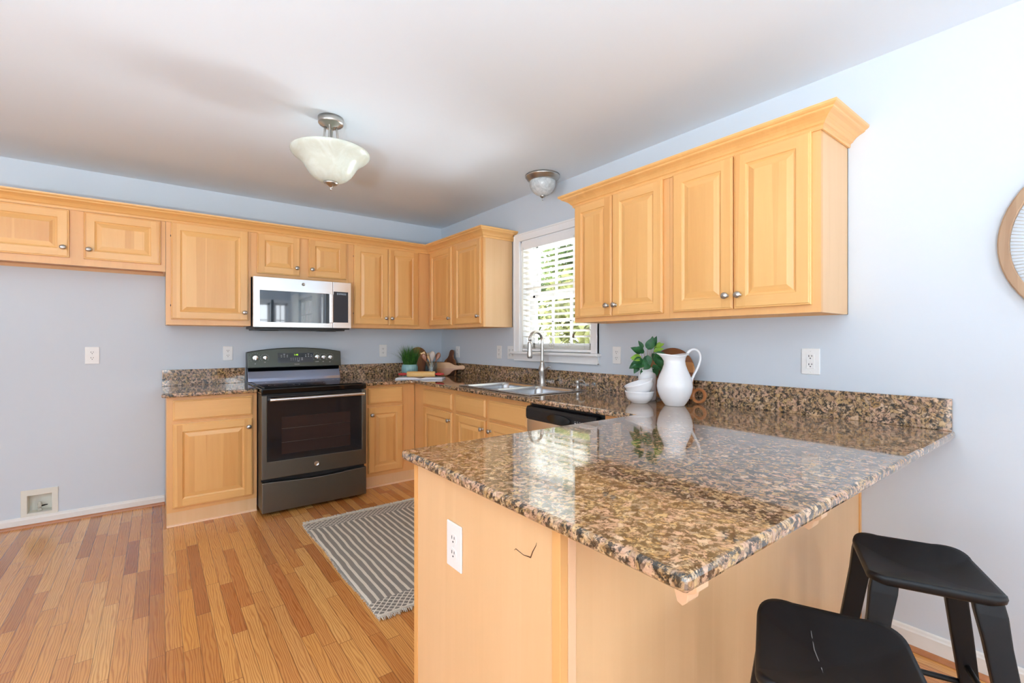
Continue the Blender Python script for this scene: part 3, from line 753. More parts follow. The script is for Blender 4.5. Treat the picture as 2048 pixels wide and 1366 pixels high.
br('maple sink base cabinet with two doors under the sink', -1.330, -2.240, [(-1.351, -1.759, .125, .690, 'rt'), (-1.805, -2.223, .125, .690, 'lt')], [(-1.351, -1.759, .708, .840), (-1.805, -2.223, .708, .840)])

# peninsula
def peninsula():
    r = thing('peninsula_cabinet', 'pale maple peninsula cabinet body under the granite breakfast bar', 'cabinet', (-.9, -3.45, 0))
    P = lambda n, mb, m, bev=0: mb.build(n, m, r, bevel=bev, world=True)
    t = .016
    P('cabinet_box', MB().box(-1.78, -.66, -3.13, -3.115, .1, .875).box(-1.78, -.004, -3.77, -3.755, .0, .875).box(-1.78, -.66, -3.755, -3.13, .10, .112).box(-.66, -.645, -3.755, -3.13, 0, .875), M['maple_frame'])
    P('filler_strip', MB().box(-.618, -.600, -3.11, -2.868, .0, .874), M['maple_frame'])
    ep = P('end_panel', MB().box(-1.800, -1.781, -3.764, -3.136, 0, .875), M['maple_side'])
    # crack in the veneer near the counter
    pts = [(-3.634, .828), (-3.640, .833), (-3.667, .829), (-3.693, .833), (-3.700, .848), (-3.711, .865), (-3.713, .872)]
    c = MB().tube([(-1.8003, y, z-.055) for y, z in pts], [.0004, .001, .0008, .0016, .0012, .0008, .0003], 5)
    c.build('crack', M['crack'], ep)
    ep.children[0].location = -Vector(r.location)
    P('end_stile', MB().box(-1.802, -1.781, -3.1355, -3.113, 0, .875), M['maple'])
    P('corner_stile', MB().box(-1.803, -1.781, -3.790, -3.7645, 0, .875), M['maple_frame'], .001)
    P('bar_side_panel', MB().box(-1.7805, -.021, -3.786, -3.771, 0, .875), M['maple_side'])
    P('corner_trim', MB().box(-1.7805, -1.758, -3.791, -3.7862, 0, .875), M['corbel'], .001)
    P('wall_trim', MB().box(-.0205, -.001, -3.791, -3.771, 0, .875), M['maple'], .001)
    # corbels carrying the overhang
    prof = [(-3.7915, .8755), (-4.03, .8755), (-4.03, .812), (-4.023, .806), (-4.013, .801), (-4.010, .786), (-4.001, .776), (-3.990, .780), (-3.984, .800), (-3.968, .824), (-3.93, .842), (-3.7915, .848)]
    for x in (-1.682, -1.125):
        P('corbel', MB().prism(prof, 'yz', x-.019, x+.019), M['corbel'], .0015)
    return r
peninsula()

# ============================================================ granite
CZ0, CZ1 = .876, .905
def counter():
    r = thing('granite_countertop', 'speckled brown granite countertop running round the sink corner into the wide peninsula', 'countertop', (-.6, -2.0, CZ0), group='granite countertops')
    xs = sorted({-1.832, -1.106, -.655, -.560, -.075, -.0005}); ys = sorted({-4.092, -3.082, -2.195, -1.372, -.655, -.0005})
    def inside(x, y):
        if -.560 < x < -.075 and -2.195 < y < -1.372: return False
        return (y > -.655 and x > -1.106) or x > -.655 or y < -3.082
    m = MB().cells(xs, ys, inside, CZ0, CZ1)
    m.build('countertop_slab', M['granite'], r, bevel=.009, seg=3, world=True)
    for q in [MB().box(-1.106, -.0205, -.020, -.0005, CZ1, 1.030), MB().box(-.020, -.0005, -4.085, -.0005, CZ1, 1.030)]:
        q.build('backsplash', M['granite'], r, bevel=.002, world=True)
    l = thing('granite_countertop', 'short granite countertop on the cabinet left of the stove', 'countertop', (-2.15, -.3, CZ0), group='granite countertops')
    MB().box(-2.432, -1.8695, -.655, -.0005, CZ0, CZ1).build('countertop_slab', M['granite'], l, bevel=.009, seg=3, world=True)
    MB().box(-2.425, -1.8695, -.020, -.0005, CZ1, 1.030).build('backsplash', M['granite'], l, bevel=.002, world=True)
counter()

# ============================================================ sink, faucet, soap pump
def sink():
    r = thing('kitchen_sink', 'double bowl stainless steel sink set into the granite under the window', 'sink', (-.31, -1.785, CZ1))
    x0, x1, y0, y1 = -.585, -.050, -2.215, -1.350; z = CZ1+.001
    def rr(a, b, c, d, rad, n=6):
        pts = []
        for (cx_, cy_, a0) in ((b-rad, d-rad, 0), (a+rad, d-rad, 90), (a+rad, c+rad, 180), (b-rad, c+rad, 270)):
            for k in range(n+1): t = R_(a0+90*k/n); pts.append((cx_+rad*math.cos(t), cy_+rad*math.sin(t)))
        return pts
    ym = (y0+y1)/2; bowls = [(x0+.030, x1-.095, y0+.032, ym-.012), (x0+.030, x1-.095, ym+.012, y1-.032)]
    # deck: grid of cells with bowl openings
    xs = sorted({x0, x0+.030, x1-.095, x1}); ys = sorted({y0, y1, *[q for b in bowls for q in b[2:]]})
    d = MB().cells(xs, ys, lambda x, y: not any(b[0] < x < b[1] and b[2] < y < b[3] for b in bowls), z, z+.006)
    d.build('sink_deck', M['sink'], r, bevel=.0028, seg=3, world=True)
    for b in bowls:
        m = MB(); lv = [(0, .0062, .02), (.004, .003, .04), (.008, -.02, .05), (.02, -.13, .06), (.045, -.155, .08), (.12, -.162, .08)]
        rings = [rr(b[0]+i, b[1]-i, b[2]+i, b[3]-i, min(q, (b[1]-b[0])/2-i-.01)) for i, h, q in lv]
        n = len(rings[0]); vs = [(p[0], p[1], z+lv[k][1]) for k, rg in enumerate(rings) for p in rg]
        fs = [(k*n+i, k*n+(i+1) % n, (k+1)*n+(i+1) % n, (k+1)*n+i) for k in range(len(rings)-1) for i in range(n)]+[tuple((len(rings)-1)*n+i for i in range(n))]
        m.add(vs, fs, 0, True)
        # corner fill between the square opening and the rounded bowl
        bw = m.build('bowl', M['sink'], r, world=True)
        cx_, cy_ = (b[0]+b[1])/2, (b[2]+b[3])/2
        q = MB().lathe([(.0, .002), (.018, .002), (.030, .004), (.040, .006), (.042, .001)], (cx_, cy_, z-.162), seg=24).build('drain', M['chrome'], bw)
        q.location = -Vector(r.location)
        for (sx_, sy_) in ((0, 0), (1, 0), (0, 1), (1, 1)):
            cf = MB()
            X_ = b[sx_]; Y_ = b[2+sy_]; rad = .02; ccx = X_+(rad if sx_ == 0 else -rad); ccy = Y_+(rad if sy_ == 0 else -rad)
            arc = []
            for k in range(7):
                t = R_(90*k/6); arc.append((ccx+(-1 if sx_ == 0 else 1)*rad*math.cos(t), ccy+(-1 if sy_ == 0 else 1)*rad*math.sin(t), z+.0058))
            cf.add([(X_, Y_, z+.0058)]+arc, [(0, k+1, k+2) for k in range(6)])
            cf.build('corner_web', M['sink'], bw).location = -Vector(r.location)
    return r
sink()
FY = -1.778
def faucet():
    r = thing('kitchen_faucet', 'tall brushed nickel gooseneck faucet with pull-down spray head behind the sink', 'faucet', (-.098, FY, CZ1+.007))
    P = lambda n, mb, m: mb.build(n, m, r)
    P('base', MB().lathe([(.029, 0), (.029, .004), (.024, .009), (.022, .02), (.021, .05), (.022, .08), (.027, .105), (.029, .125), (.026, .142), (.019, .158), (.0165, .175), (.0145, .19)], seg=28), M['nickel'])
    pts = [(0, 0, .17+.02*k) for k in range(9)]; R0 = .062; zc = .345
    for k in range(0, 15):
        a = PI*k/14*1.02; pts.append((-R0+R0*math.cos(a), 0, zc+R0*math.sin(a)*1.05))
    x_e = pts[-1][0]
    P('neck', MB().tube(pts, .0125, 14), M['nickel'])
    P('spray_head', MB().lathe([(.0, -.122), (.019, -.121), (.0215, -.112), (.0205, -.09), (.0175, -.055), (.0165, -.03), (.0175, -.012), (.0145, -.004), (.0125, 0)], (x_e-.001, 0, zc-.008), seg=22), M['nickel'])
    P('nozzle', MB().lathe([(0, -.001), (.0165, -.001), (.0165, .004)], (x_e-.001, 0, zc-.132), seg=20), M['black_plastic'])
    P('lever', MB().tube([(0, -.018, .115), (-.006, -.045, .128), (-.012, -.075, .142), (-.018, -.105, .147), (-.02, -.118, .145)], [.013, .011, .008, .007, .004], 10, flat=.6), M['nickel'])
    return r
faucet()
def pump():
    r = thing('soap_dispenser', 'small brushed nickel soap dispenser beside the faucet on the counter', 'soap dispenser', (-.085, -2.145, CZ1+.0075))
    MB().lathe([(.021, 0), (.021, .004), (.014, .007), (.0125, .012), (.0125, .040), (.0165, .043), (.0165, .058), (.012, .062), (0, .063)], seg=20).build('pump_body', M['nickel'], r)
    MB().tube([(0, 0, .052), (-.01, -.022, .064), (-.018, -.05, .070), (-.024, -.078, .064), (-.028, -.094, .054)], [.0065, .006, .005, .0045, .004], 8).build('spout', M['nickel'], r)
pump()

# ============================================================ dishwasher
def dishwasher():
    r = thing('dishwasher', 'black and stainless dishwasher between the sink cabinet and the peninsula', 'dishwasher', (0, -2.243, 0), -PI/2)
    W_ = .612
    P = lambda n, mb, m, bev=0: mb.build(n, m, r, bevel=bev)
    P('tub', MB().box(.004, W_-.004, -.595, -.02, .02, .868), M['black_plastic'])
    P('door_panel', MB().box(.002, W_-.002, -.630, -.597, .11, .772), M['steel'], .003)
    pr = [(-.597, .774), (-.634, .774), (-.640, .79), (-.640, .835), (-.630, .853), (-.597, .856)]
    cp = P('control_panel', MB().prism(pr, 'yz', .002, W_-.035), M['black_plastic'], .003)
    # pocket handle
    h = MB(); 
    h.lathe([(.0, .001), (.03, .001), (.046, .0025), (.05, .006), (.047, .008)], (.30, -.6395, .806), axis='Y', seg=26, sx=2.0, sy=.55)
    h.build('pocket_handle', M['black_gloss'], cp)
    b = MB()
    for k in range(7): b.box(.425+k*.018, .435+k*.018, -.6412, -.640, .800, .806); b.box(.425+k*.018, .433+k*.018, -.6412, -.640, .812, .814)
    b.build('button_marks', M['print_ink'], cp)
    P('toe_panel', MB().box(.01, W_-.01, -.56, -.55, .0, .10), M['black_plastic'])
dishwasher()

# ============================================================ range
def gauge_badge(parent, x, y, z, rad, name='badge', bright=None):
    b = MB().lathe([(rad, 0), (rad, .002), (rad*.93, .003), (rad*.9, .0022), (0, .0022)], (x, y, z), axis='Y', seg=36).build(name, bright or M['chrome'], parent)
    rg = MB()
    n = 32
    for r0, r1 in ((rad*.72, rad*.78),):
        vs = [(x+q*math.cos(2*PI*k/n), y-.0026, z+q*math.sin(2*PI*k/n)) for q in (r0, r1) for k in range(n)]
        rg.add(vs, [(k, (k+1) % n, n+(k+1) % n, n+k) for k in range(n)])
    t = text_mb('GE', rad*.95, .0004).xf(T(x, y-.0026, z) @ Matrix.Shear('XY', 4, (0, 0)))
    rg.join(t); rg.build('monogram', M['slate'], b)
    return b
def kitchen_range():
    x0, x1 = -1.866, -1.108; xc = (x0+x1)/2
    r = thing('stove', 'slate grey electric range with black glass top and oven window', 'stove', (xc, -.40, 0))
    P = lambda n, mb, m, bev=0, **k: mb.build(n, m, r, bevel=bev, world=True, **k)
    P('body', MB().box(x0+.004, x1-.004, -.735, -.03, .03, .868), M['black_plastic'], .003)
    for sx_ in (x0+.05, x1-.05):
        for y in (-.66, -.10): P('foot', MB().lathe([(.018, 0), (.018, .028)], (sx_, y, .001), seg=12), M['black_plastic'])
    # cooktop: black frame with glass
    P('cooktop_frame', MB().box(x0, x1, -.778, -.070, .869, .912), M['black_gloss'], .008, seg=3)
    P('cooktop_glass', MB().box(x0+.025, x1-.025, -.745, -.125, .9125, .9165), M['black_gloss'], .002)
    def ring(cx_, cy_, rad):
        n = 40; burn = MB()
        vs = [(cx_+q*math.cos(2*PI*k/n), cy_+q*math.sin(2*PI*k/n), .9169) for q in (rad-.0015, rad) for k in range(n)]
        burn.add(vs, [(k, (k+1) % n, n+(k+1) % n, n+k) for k in range(n)]); P('burner_ring', burn, M['dark_panel'])
    for a, b, c in ((xc-.19, -.58, .11), (xc-.19, -.58, .07), (xc+.19, -.58, .09), (xc-.19, -.28, .08), (xc+.19, -.28, .11), (xc+.19, -.28, .075)): ring(a, b, c)
    # backguard
    P('backguard_lower', MB().prism([(-.125, .9125), (-.118, .94), (-.075, 1.030), (-.03, 1.030), (-.03, .9125)], 'yz', x0+.006, x1-.006), M['sheen_metal'], .003)
    n = 16; poly = [(x0, 1.028), (x1, 1.028)]
    for k in range(n+1):
        u = 1-2*k/n; poly.append((xc+u*.379, 1.160+.036*(1-u*u)))
    bg = MB().prism(poly, 'xz', -.03, -.105)
    # lean the face back a little
    bg.v = [(a, b-(.018 if b < -.06 else 0)*(1.17-c)/.14, c) for a, b, c in bg.v]
    cp = P('control_panel', bg, M['slate_dark'], .006, seg=3)
    off = -Vector(r.location)
    def C(n, mb, m, bev=0, parent=cp): 
        o = mb.build(n, m, parent, bevel=bev); o.location = off; return o
    yy = -.1105
    def face(x, z): return -.105-.018*(1.17-z)/.14
    d = MB(); zt, zb = 1.150, 1.075
    fz = lambda z: face(0, z)-.0006
    def plate(xa, xb, za, zb_, dy=0): return MB().add([(xa, fz(za)-dy, za), (xb, fz(za)-dy, za), (xb, fz(zb_)-dy, zb_), (xa, fz(zb_)-dy, zb_)], [(0, 1, 2, 3)])
    C('display_panel', plate(xc-.150, xc+.140, 1.066, 1.150), M['dark_panel'])
    C('display_window', plate(xc-.148, xc+.138, 1.112, 1.148, .0006), M['black_gloss'])
    C('clock_digits', text_mb('1:48', .020, .0002).xf(T(xc-.004, fz(1.133)-.0016, 1.133)), M['led_green'])
    pr = MB()
    def mark(x, z, w, h): pr.join(plate(x-w/2, x+w/2, z-h/2, z+h/2, .0014))
    for i in range(5):
        mark(xc-.045+i*.017, 1.103, .004, .005); mark(xc-.045+i*.017, 1.090, .004, .005)
    mark(xc+.044, 1.103, .014, .004); mark(xc+.044, 1.090, .014, .004); mark(xc+.014, 1.079, .016, .003)
    for sx_ in (-1, 1):
        mark(xc+sx_*.098, 1.140, .014, .0025)
        for i in range(3):
            for zz in (1.130, 1.117): mark(xc+sx_*(.075+i*.023), zz, .010, .003)
    C('lettering', text_mb('Convection', .009, .0001).xf(T(xc+.002, fz(1.052)-.001, 1.052)), M['print_ink'])
    C('panel_print', pr, M['print_ink'])
    # knobs
    kn = [(-.320, 1.113, .026), (-.248, 1.113, .020), (.168, 1.113, .023), (.222, 1.109, .021), (.280, 1.107, .022)]
    for i, (dx, z, rad) in enumerate(kn):
        k = MB().lathe([(rad, 0), (rad, .004), (rad*.86, .014), (rad*.80, .019), (0, .0195)], (xc+dx, face(0, z), z), axis='Y', seg=28)
        k.box(xc+dx-.0045, xc+dx+.0045, face(0, z)-.029, face(0, z)-.018, z-rad*.72, z+rad*.72)
        o = C('control_knob', k, M['steel'], .0015)
        pm = MB()
        for a in range(-130, 131, 26): 
            q = R_(a); xx, zz = xc+dx+math.sin(q)*rad*1.5, z+math.cos(q)*rad*1.5
            pm.join(plate(xx-.0014, xx+.0014, zz-.0014, zz+.0014, .0008))
        if True: pm.join(text_mb(['LF', 'LR', 'WARM', 'RR', 'RF'][i], .010, .0001).xf(T(xc+dx, fz(z-rad*1.9)-.001, z-rad*1.9)))
        C('dial_marks', pm, M['print_ink'])
    # oven door
    yd = -.742
    dz0, dz1 = .262, .862
    gx0, gx1, gz0, gz1 = -1.830, -1.146, .384, .862
    fr = MB().cells([x0+.002, gx0, gx1, x1-.002], [dz0, gz0, dz1], lambda u, z: not (gx0 < u < gx1 and z > gz0), -.776, -.744)
    fr.v = [(p[0], p[2], p[1]) for p in fr.v]
    door = P('oven_door', fr, M['slate'], .003)
    D_ = lambda n, mb, m, bev=0: C(n, mb, m, bev, door)
    # glass with its lower edge sagging in a shallow arc
    gp = [(gx0+.001, gz0+.001), (gx1-.001, gz0+.001), (gx1-.001, dz1-.004), (gx0+.001, dz1-.004)]
    D_('door_glass', MB().prism(gp, 'xz', -.746, -.7775), M['oven_glass'], .002)
    D_('viewing_window', MB().add([(-1.735, -.7782, .43), (-1.238, -.7782, .43), (-1.238, -.7782, .70), (-1.735, -.7782, .70)], [(0, 1, 2, 3)]), M['oven_inner'])
    rk = MB()
    for z in (.515, .615): rk.tube([(-1.735, -.7786, z), (-1.238, -.7786, z)], .0008, 4)
    D_('oven_rack', rk, M['slate'])
    hb = MB(); n = 14; pts = []
    for k in range(n+1):
        u = -1+2*k/n; pts.append((xc+.006+u*.338, -.826-.006*(1-u*u), .834))
    hb.tube(pts, .0125, 12, flat=1.0)
    for s_ in (-1, 1): hb.box(xc+.006+s_*.330-.008, xc+.006+s_*.330+.008, -.824, -.776, .826, .842)
    D_('handle', hb, M['steel'], .001)
    gauge_badge(door, xc-.005, -.776, .325, .0175).location = off
    # storage drawer with a scooped top edge
    n = 20; poly = [(x0+.004, .022), (x1-.004, .022)]
    for k in range(n+1):
        u = 1-2*k/n; poly.append((xc+u*.375, .240-.016*(1-u**2)**2*1.0))
    P('storage_drawer', MB().prism(poly, 'xz', -.738, -.784), M['slate'], .004)
kitchen_range()

# ============================================================ microwave
def microwave():
    x0, x1 = -1.8625, -1.1075; z0, z1 = 1.352, 1.758; yf = -.40
    r = thing('microwave', 'stainless over-range microwave mounted above the stove', 'microwave', ((x0+x1)/2, -.2, z0))
    off = -Vector(r.location)
    P = lambda n, mb, m, bev=0, **k: mb.build(n, m, r, bevel=bev, world=True, **k)
    def C(n, mb, m, parent, bev=0): o = mb.build(n, m, parent, bevel=bev); o.location = off; return o
    P('body', MB().box(x0+.003, x1-.003, yf+.032, -.003, z0, z1), M['black_plastic'], .003)
    P('underside_vent', MB().box(x0+.02, x1-.04, yf+.05, -.04, z0-.012, z0+.001).box(x0+.06, x0+.20, -.30, -.20, z0-.016, z0-.011).box(x1-.24, x1-.10, -.30, -.20, z0-.016, z0-.011), M['black_plastic'], .002)
    xs = -1.262
    wx0, wx1, wz0, wz1 = x0+.045, -1.292, z0+.052, z0+.300
    fr = MB().cells([x0, wx0, wx1, xs-.001], [z0+.012, wz0, wz1, z1], lambda u, z: not (wx0 < u < wx1 and wz0 < z < wz1), yf, yf+.03)
    fr.v = [(p[0], p[2], p[1]) for p in fr.v]
    door = P('door', fr, M['steel'], .002)
    C('door_glass', MB().box(wx0-.002, wx1+.002, yf+.003, yf+.02, wz0-.002, wz1+.002), M['mw_glass'], door)
    hb = MB().prism([(-1.300, yf-.001), (-1.300, yf-.028), (-1.290, yf-.036), (-1.272, yf-.036), (-1.264, yf-.028), (-1.266, yf-.022), (-1.285, yf-.024), (-1.290, yf-.001)], 'xy', wz0+.004, wz1-.004)
    C('handle', hb, M['steel'], door, .002)
    C('handle_recess', MB().box(-1.316, -1.298, yf-.0025, yf+.001, wz0, wz1), M['black_plastic'], door)
    gauge_badge(door, -1.498, yf, z1-.040, .0135, bright=M['nickel']).location = off
    pnl = P('control_section', MB().box(xs+.001, x1, yf, yf+.03, z0+.012, z1), M['steel'], .002)
    cx0, cx1 = xs+.006, x1-.026
    kp = C('keypad', MB().box(cx0, cx1, yf-.0012, yf+.001, z0+.060, z1-.082), M['keypad'], pnl, .001)
    C('display_text', text_mb('EXPRESS', .021, .0001).xf(T((cx0+cx1)/2+.004, yf-.002, z1-.102)), M['led_white'], pnl)
    pr = MB(); cx_ = (cx0+cx1)/2
    def mk(x, z, w, h=.0025): pr.add([(x-w/2, yf-.0016, z-h/2), (x+w/2, yf-.0016, z-h/2), (x+w/2, yf-.0016, z+h/2), (x-w/2, yf-.0016, z+h/2)], [(0, 1, 2, 3)])
    zz = z1-.128
    mk(cx_, zz, .055)
    for dx in (-.032, 0, .032): mk(cx_+dx, zz-.010, .012); 
    for dx in (-.034, 0): mk(cx_+dx, zz-.026, .014)
    mk(cx_, zz-.040, .028)
    digits = '1234567890'
    for i, c in enumerate(digits): pr.join(text_mb(c, .009, .0001).xf(T(cx_+(-.032+.016*(i % 5)), yf-.0018, zz-.051-.012*(i//5))))
    for dx in (-.024, .024): mk(cx_+dx, zz-.077, .012)
    mk(cx_, zz-.092, .040)
    for i in range(4):
        for dx in (-.028, 0, .028): mk(cx_+dx, zz-.103-.0145*i, .011, .004)
    C('keypad_print', pr, M['print_ink'], kp)
M['keypad'] = plain('keypad_black', (24, 27, 38), .3)
M['mw_glass'] = plain('mirrored_dark_glass', (30, 38, 48), .03, .0)
M['mw_glass'].node_tree.nodes['Principled BSDF'].inputs['IOR'].default_value = 2.3
microwave()

# ============================================================ outlets
def outlet(label, loc, rz, group='white wall outlets', style='duplex', w=.070, h=.115):
    r = thing('wall_outlet', label, 'outlet', loc, rz, group)
    MB().box(-w/2, w/2, -.006, 0, -h/2, h/2).build('cover_plate', M['white_plastic'], r, bevel=.003, seg=3)
    def slots(p, cx_, cz_, y):
        m = MB().box(cx_-.0075, cx_-.0050, y-.0004, y, cz_-.001, cz_+.008).box(cx_+.0050, cx_+.0075, y-.0004, y, cz_+.0005, cz_+.0075)
        m.lathe([(.0026, 0), (.0026, .0004)], (cx_, y, cz_-.0075), axis='Y', seg=10); m.build('slots', M['slot'], p)
    if style == 'duplex' or style == 'double':
        for cx_ in ((0,) if style == 'duplex' else (-.023, .023)):
            for cz_ in (.020, -.020):
                n = 24; poly = [(cx_+.0165*math.cos(2*PI*k/n), cz_+max(-.0125, min(.0125, .0165*math.sin(2*PI*k/n)))) for k in range(n)]
                f = MB().prism(poly, 'xz', -.0055, -.0078).build('receptacle', M['white_plastic'], r); slots(f, cx_, cz_, -.0078)
            MB().lathe([(.003, 0), (.0025, .0012), (0, .0014)], (cx_, -.006, 0), axis='Y', seg=10).build('screw', M['white_plastic'], r)
    else:
        f = MB().box(-.0165, .0165, -.0078, -.0055, -.034, .034).build('receptacle', M['white_plastic'], r, bevel=.001)
        slots(f, 0, .0225, -.0078); slots(f, 0, -.0165, -.0078)
        MB().box(-.0065, .0065, -.0095, -.0078, -.0015, .005).build('test_button', M['white_plastic'], f)
        for z in (.048, -.048): MB().lathe([(.003, 0), (.0025, .0012), (0, .0014)], (0, -.006, z), axis='Y', seg=10).build('screw', M['white_plastic'], r)
    return r
outlet('white duplex outlet low on the wall of the empty fridge space', (-2.825, 0, 1.150), 0, w=.078, h=.122)
outlet('white duplex outlet on the back wall just left of the stove', (-1.990, 0, 1.152), 0)
outlet('white duplex outlet on the back wall just right of the stove', (-.660, 0, 1.156), 0, w=.078, h=.122)
outlet('white duplex outlet on the window wall, nearest the inside corner', (0, -.352, 1.141), -PI/2)
outlet('white duplex outlet left of the window beside the double plate', (0, -1.080, 1.153), -PI/2)
outlet('wide white double outlet plate touching the window casing', (0, -1.262, 1.153), -PI/2, style='double', w=.112)
outlet('white duplex outlet between the window and the leafy plant', (0, -2.428, 1.158), -PI/2)
outlet('white rectangular outlet with test button under the right wall cabinets', (0, -3.592, 1.157), -PI/2, style='gfci', w=.078, h=.122)
outlet('white duplex outlet on the end panel of the peninsula', (-1.800, -3.368, .690), -PI/2, w=.078, h=.125)

# ============================================================ icemaker box low on the wall
# the box is let into the wall: cut its pocket
def pocket():
    w = bpy.data.objects['wall_back']
    me = bpy.data.meshes.new('wall_back')
    m = holed('y', 0, T_, [XL-T_, -3.092-.062, -3.092+.062, T_], [0, .0845, .2085, H], [(-3.092-.062, -3.092+.062, .0845, .2085)])
    # closed pocket floor
    m.box(-3.092-.07, -3.092+.07, .075, T_, .076, .217)
    me.from_pydata(m.v, [], m.f); me.materials.append(M['wall'])
    bm = bmesh.new(); bm.from_mesh(me); bmesh.ops.recalc_face_normals(bm, faces=bm.faces); bm.to_mesh(me); bm.free()
    w.data = me
pocket()
def water_box():
    r = thing('icemaker_outlet_box', 'off-white recessed water valve box low on the left wall', 'valve box', (-3.092, 0, .1465))
    a, b = .091, .098
    m = MB().cells([-a, -.060, .060, a], [-b, -.060, .060, b], lambda u, z: not (abs(u) < .060 and abs(z) < .060), -.006, -.0003)
    m.v = [(p[0], p[2], p[1]) for p in m.v]
    m.build('frame', M['beige_box'], r, bevel=.0015)
    k = .060; d = .070; t = .0015
    MB().box(-k, k, d-t, d, -k, k).box(-k, -k+t, 0, d, -k, k).box(k-t, k, 0, d, -k, k).box(-k, k, 0, d, -k, -k+t).box(-k, k, 0, d, k-t, k).build('recess', M['beige_box'], r)
    v = MB().lathe([(.014, 0), (.014, .01), (.009, .014), (.009, .03), (.012, .032), (.012, .048), (.008, .052), (.008, .06), (0, .061)], (-.004, .03, -k+t), seg=18)
    v.tube([(-.004, .03, -.028), (-.004, .008, -.028)], .0085, 12)
    vv = v.build('valve', M['valve'], r)
    MB().tube([(.006, .028, -.026), (.022, .02, -.022), (.036, .014, -.019)], [.006, .0045, .003], 8).build('valve_handle', M['slot'], vv)
water_box()

# ============================================================ ceiling lights
def semi_flush():
    r = thing('ceiling_light', 'semi-flush ceiling light with a large flared alabaster glass bowl', 'ceiling light', (-1.700, -1.862, H))
    MB().lathe([(0, -.062), (.018, -.061), (.022, -.050), (.045, -.046), (.050, -.038), (.062, -.036), (.066, -.028), (.066, -.001), (0, -.001)], seg=40).build('canopy', M['nickel'], r)
    for k in range(4):
        a = PI/4+PI/2*k+.3; c, s = math.cos(a), math.sin(a)
        pts = [(c*q, s*q, z) for q, z in ((.030, -.045), (.032, -.075), (.036, -.11), (.048, -.15), (.066, -.19), (.075, -.215))]
        MB().tube(pts, .0058, 10).build('arm', M['nickel'], r)
    out = [(.0, -.352), (.03, -.351), (.058, -.345), (.085, -.330), (.108, -.308), (.124, -.284), (.138, -.260), (.155, -.240), (.176, -.224), (.194, -.210), (.203, -.198), (.205, -.190), (.202, -.186)]
    inn = [(a-.005 if a > .01 else 0, b+.005) for a, b in out[::-1]]; inn[0] = (.198, -.187)
    MB().lathe(out+inn, seg=56, cap=False).build('glass_bowl', M['alabaster'], r)
    MB().tube([(0, 0, -.05), (0, 0, -.36)], .005, 8).build('centre_rod', M['nickel'], r)
    MB().lathe([(0, -.394), (.004, -.393), (.006, -.388), (.004, -.382), (.006, -.378), (.012, -.373), (.016, -.368), (.030, -.364), (.038, -.357), (.038, -.350), (.03, -.347)], seg=28).build('finial', M['nickel'], r)
semi_flush()
def flush():
    r = thing('ceiling_light', 'small flush dome ceiling light over the sink by the window wall', 'ceiling light', (-.198, -1.896, H))
    MB().lathe([(.095, -.045), (.100, -.040), (.106, -.038), (.108, -.030), (.116, -.028), (.119, -.018), (.126, -.014), (.127, -.001), (0, -.001)], seg=44).build('base_pan', M['nickel'], r)
    pr = [(.094, -.036), (.097, -.050), (.096, -.070), (.088, -.094), (.072, -.118), (.050, -.136), (.026, -.146), (0, -.149)]
    MB().lathe(pr+[(max(a-.004, 0), b+.004) for a, b in pr[::-1]], seg=44, cap=False).build('glass_dome', M['marble_glass'], r)
    MB().lathe([(0, -.182), (.004, -.181), (.006, -.175), (.004, -.170), (.008, -.164), (.016, -.158), (.021, -.152), (.019, -.146), (.0, -.145)], seg=22).build('finial', M['nickel'], r)
flush()

# ============================================================ rug
def rug():
    cx_, cy_ = -1.245, -1.775
    r = thing('area_rug', 'grey and cream striped woven rug with fringed ends in front of the sink', 'rug', (cx_, cy_, 0))
    nx, ny = 30, 50; w, l = .42, .675; m = MB(); vs = []
    for j in range(ny+1):
        for i in range(nx+1):
            x = -w+2*w*i/nx; y = -l+2*l*j/ny; z = .005+.0018*math.sin(i*1.1+j*.4)*math.sin(j*.7)
            ex = .004*math.sin(j*2.1) if i in (0, nx) else 0
            vs.append((x+ex+.006*math.sin(y*9), y+.004*math.sin(x*15), z))
    N = (nx+1)*(ny+1); vs += [(a, b, .0006) for a, b, c in vs]
    fs = []
    for j in range(ny):
        for i in range(nx):
            a = j*(nx+1)+i; fs += [(a, a+1, a+nx+2, a+nx+1), (N+a, N+a+nx+1, N+a+nx+2, N+a+1)]
    for j in range(ny):
        a = j*(nx+1); b = a+nx; fs += [(a, a+nx+1, N+a+nx+1, N+a), (b, N+b, N+b+nx+1, b+nx+1)]
    for i in range(nx):
        a = i; b = ny*(nx+1)+i; fs += [(a, N+a, N+a+1, a+1), (b, b+1, N+b+1, N+b)]
    m.add(vs, fs, 0, True); m.build('woven_field', M['rug'], r)
    fr = MB(); rnd = random.Random(3)
    for sgn in (-1, 1):
        for k in range(150):
            x = -w+2*w*(k+.5)/150
            for q in range(2):
                dx = rnd.uniform(-.010, .010); L = rnd.uniform(.018, .034)
                fr.tube([(x, sgn*l*.992, .006), (x+dx*.6, sgn*(l+L*.5), .0095+rnd.uniform(0, .006)), (x+dx, sgn*(l+L), .0035+rnd.uniform(0, .003))], [.0026, .0022, .0012], 5)
    o = fr.build('fringe', M['cotton'], r); o['kind'] = 'stuff'
    ed = MB()
    for sgn in (-1, 1):
        for k in range(170):
            y = -l+2*l*(k+.5)/170; L = rnd.uniform(.003, .009)
            ed.tube([(sgn*(w-.004)+.006*math.sin(y*9), y, .005), (sgn*(w+L)+.006*math.sin(y*9), y+rnd.uniform(-.003, .003), .003)], [.0018, .0010], 4)
    o = ed.build('edge_loops', M['cotton'], r); o['kind'] = 'stuff'
rug()

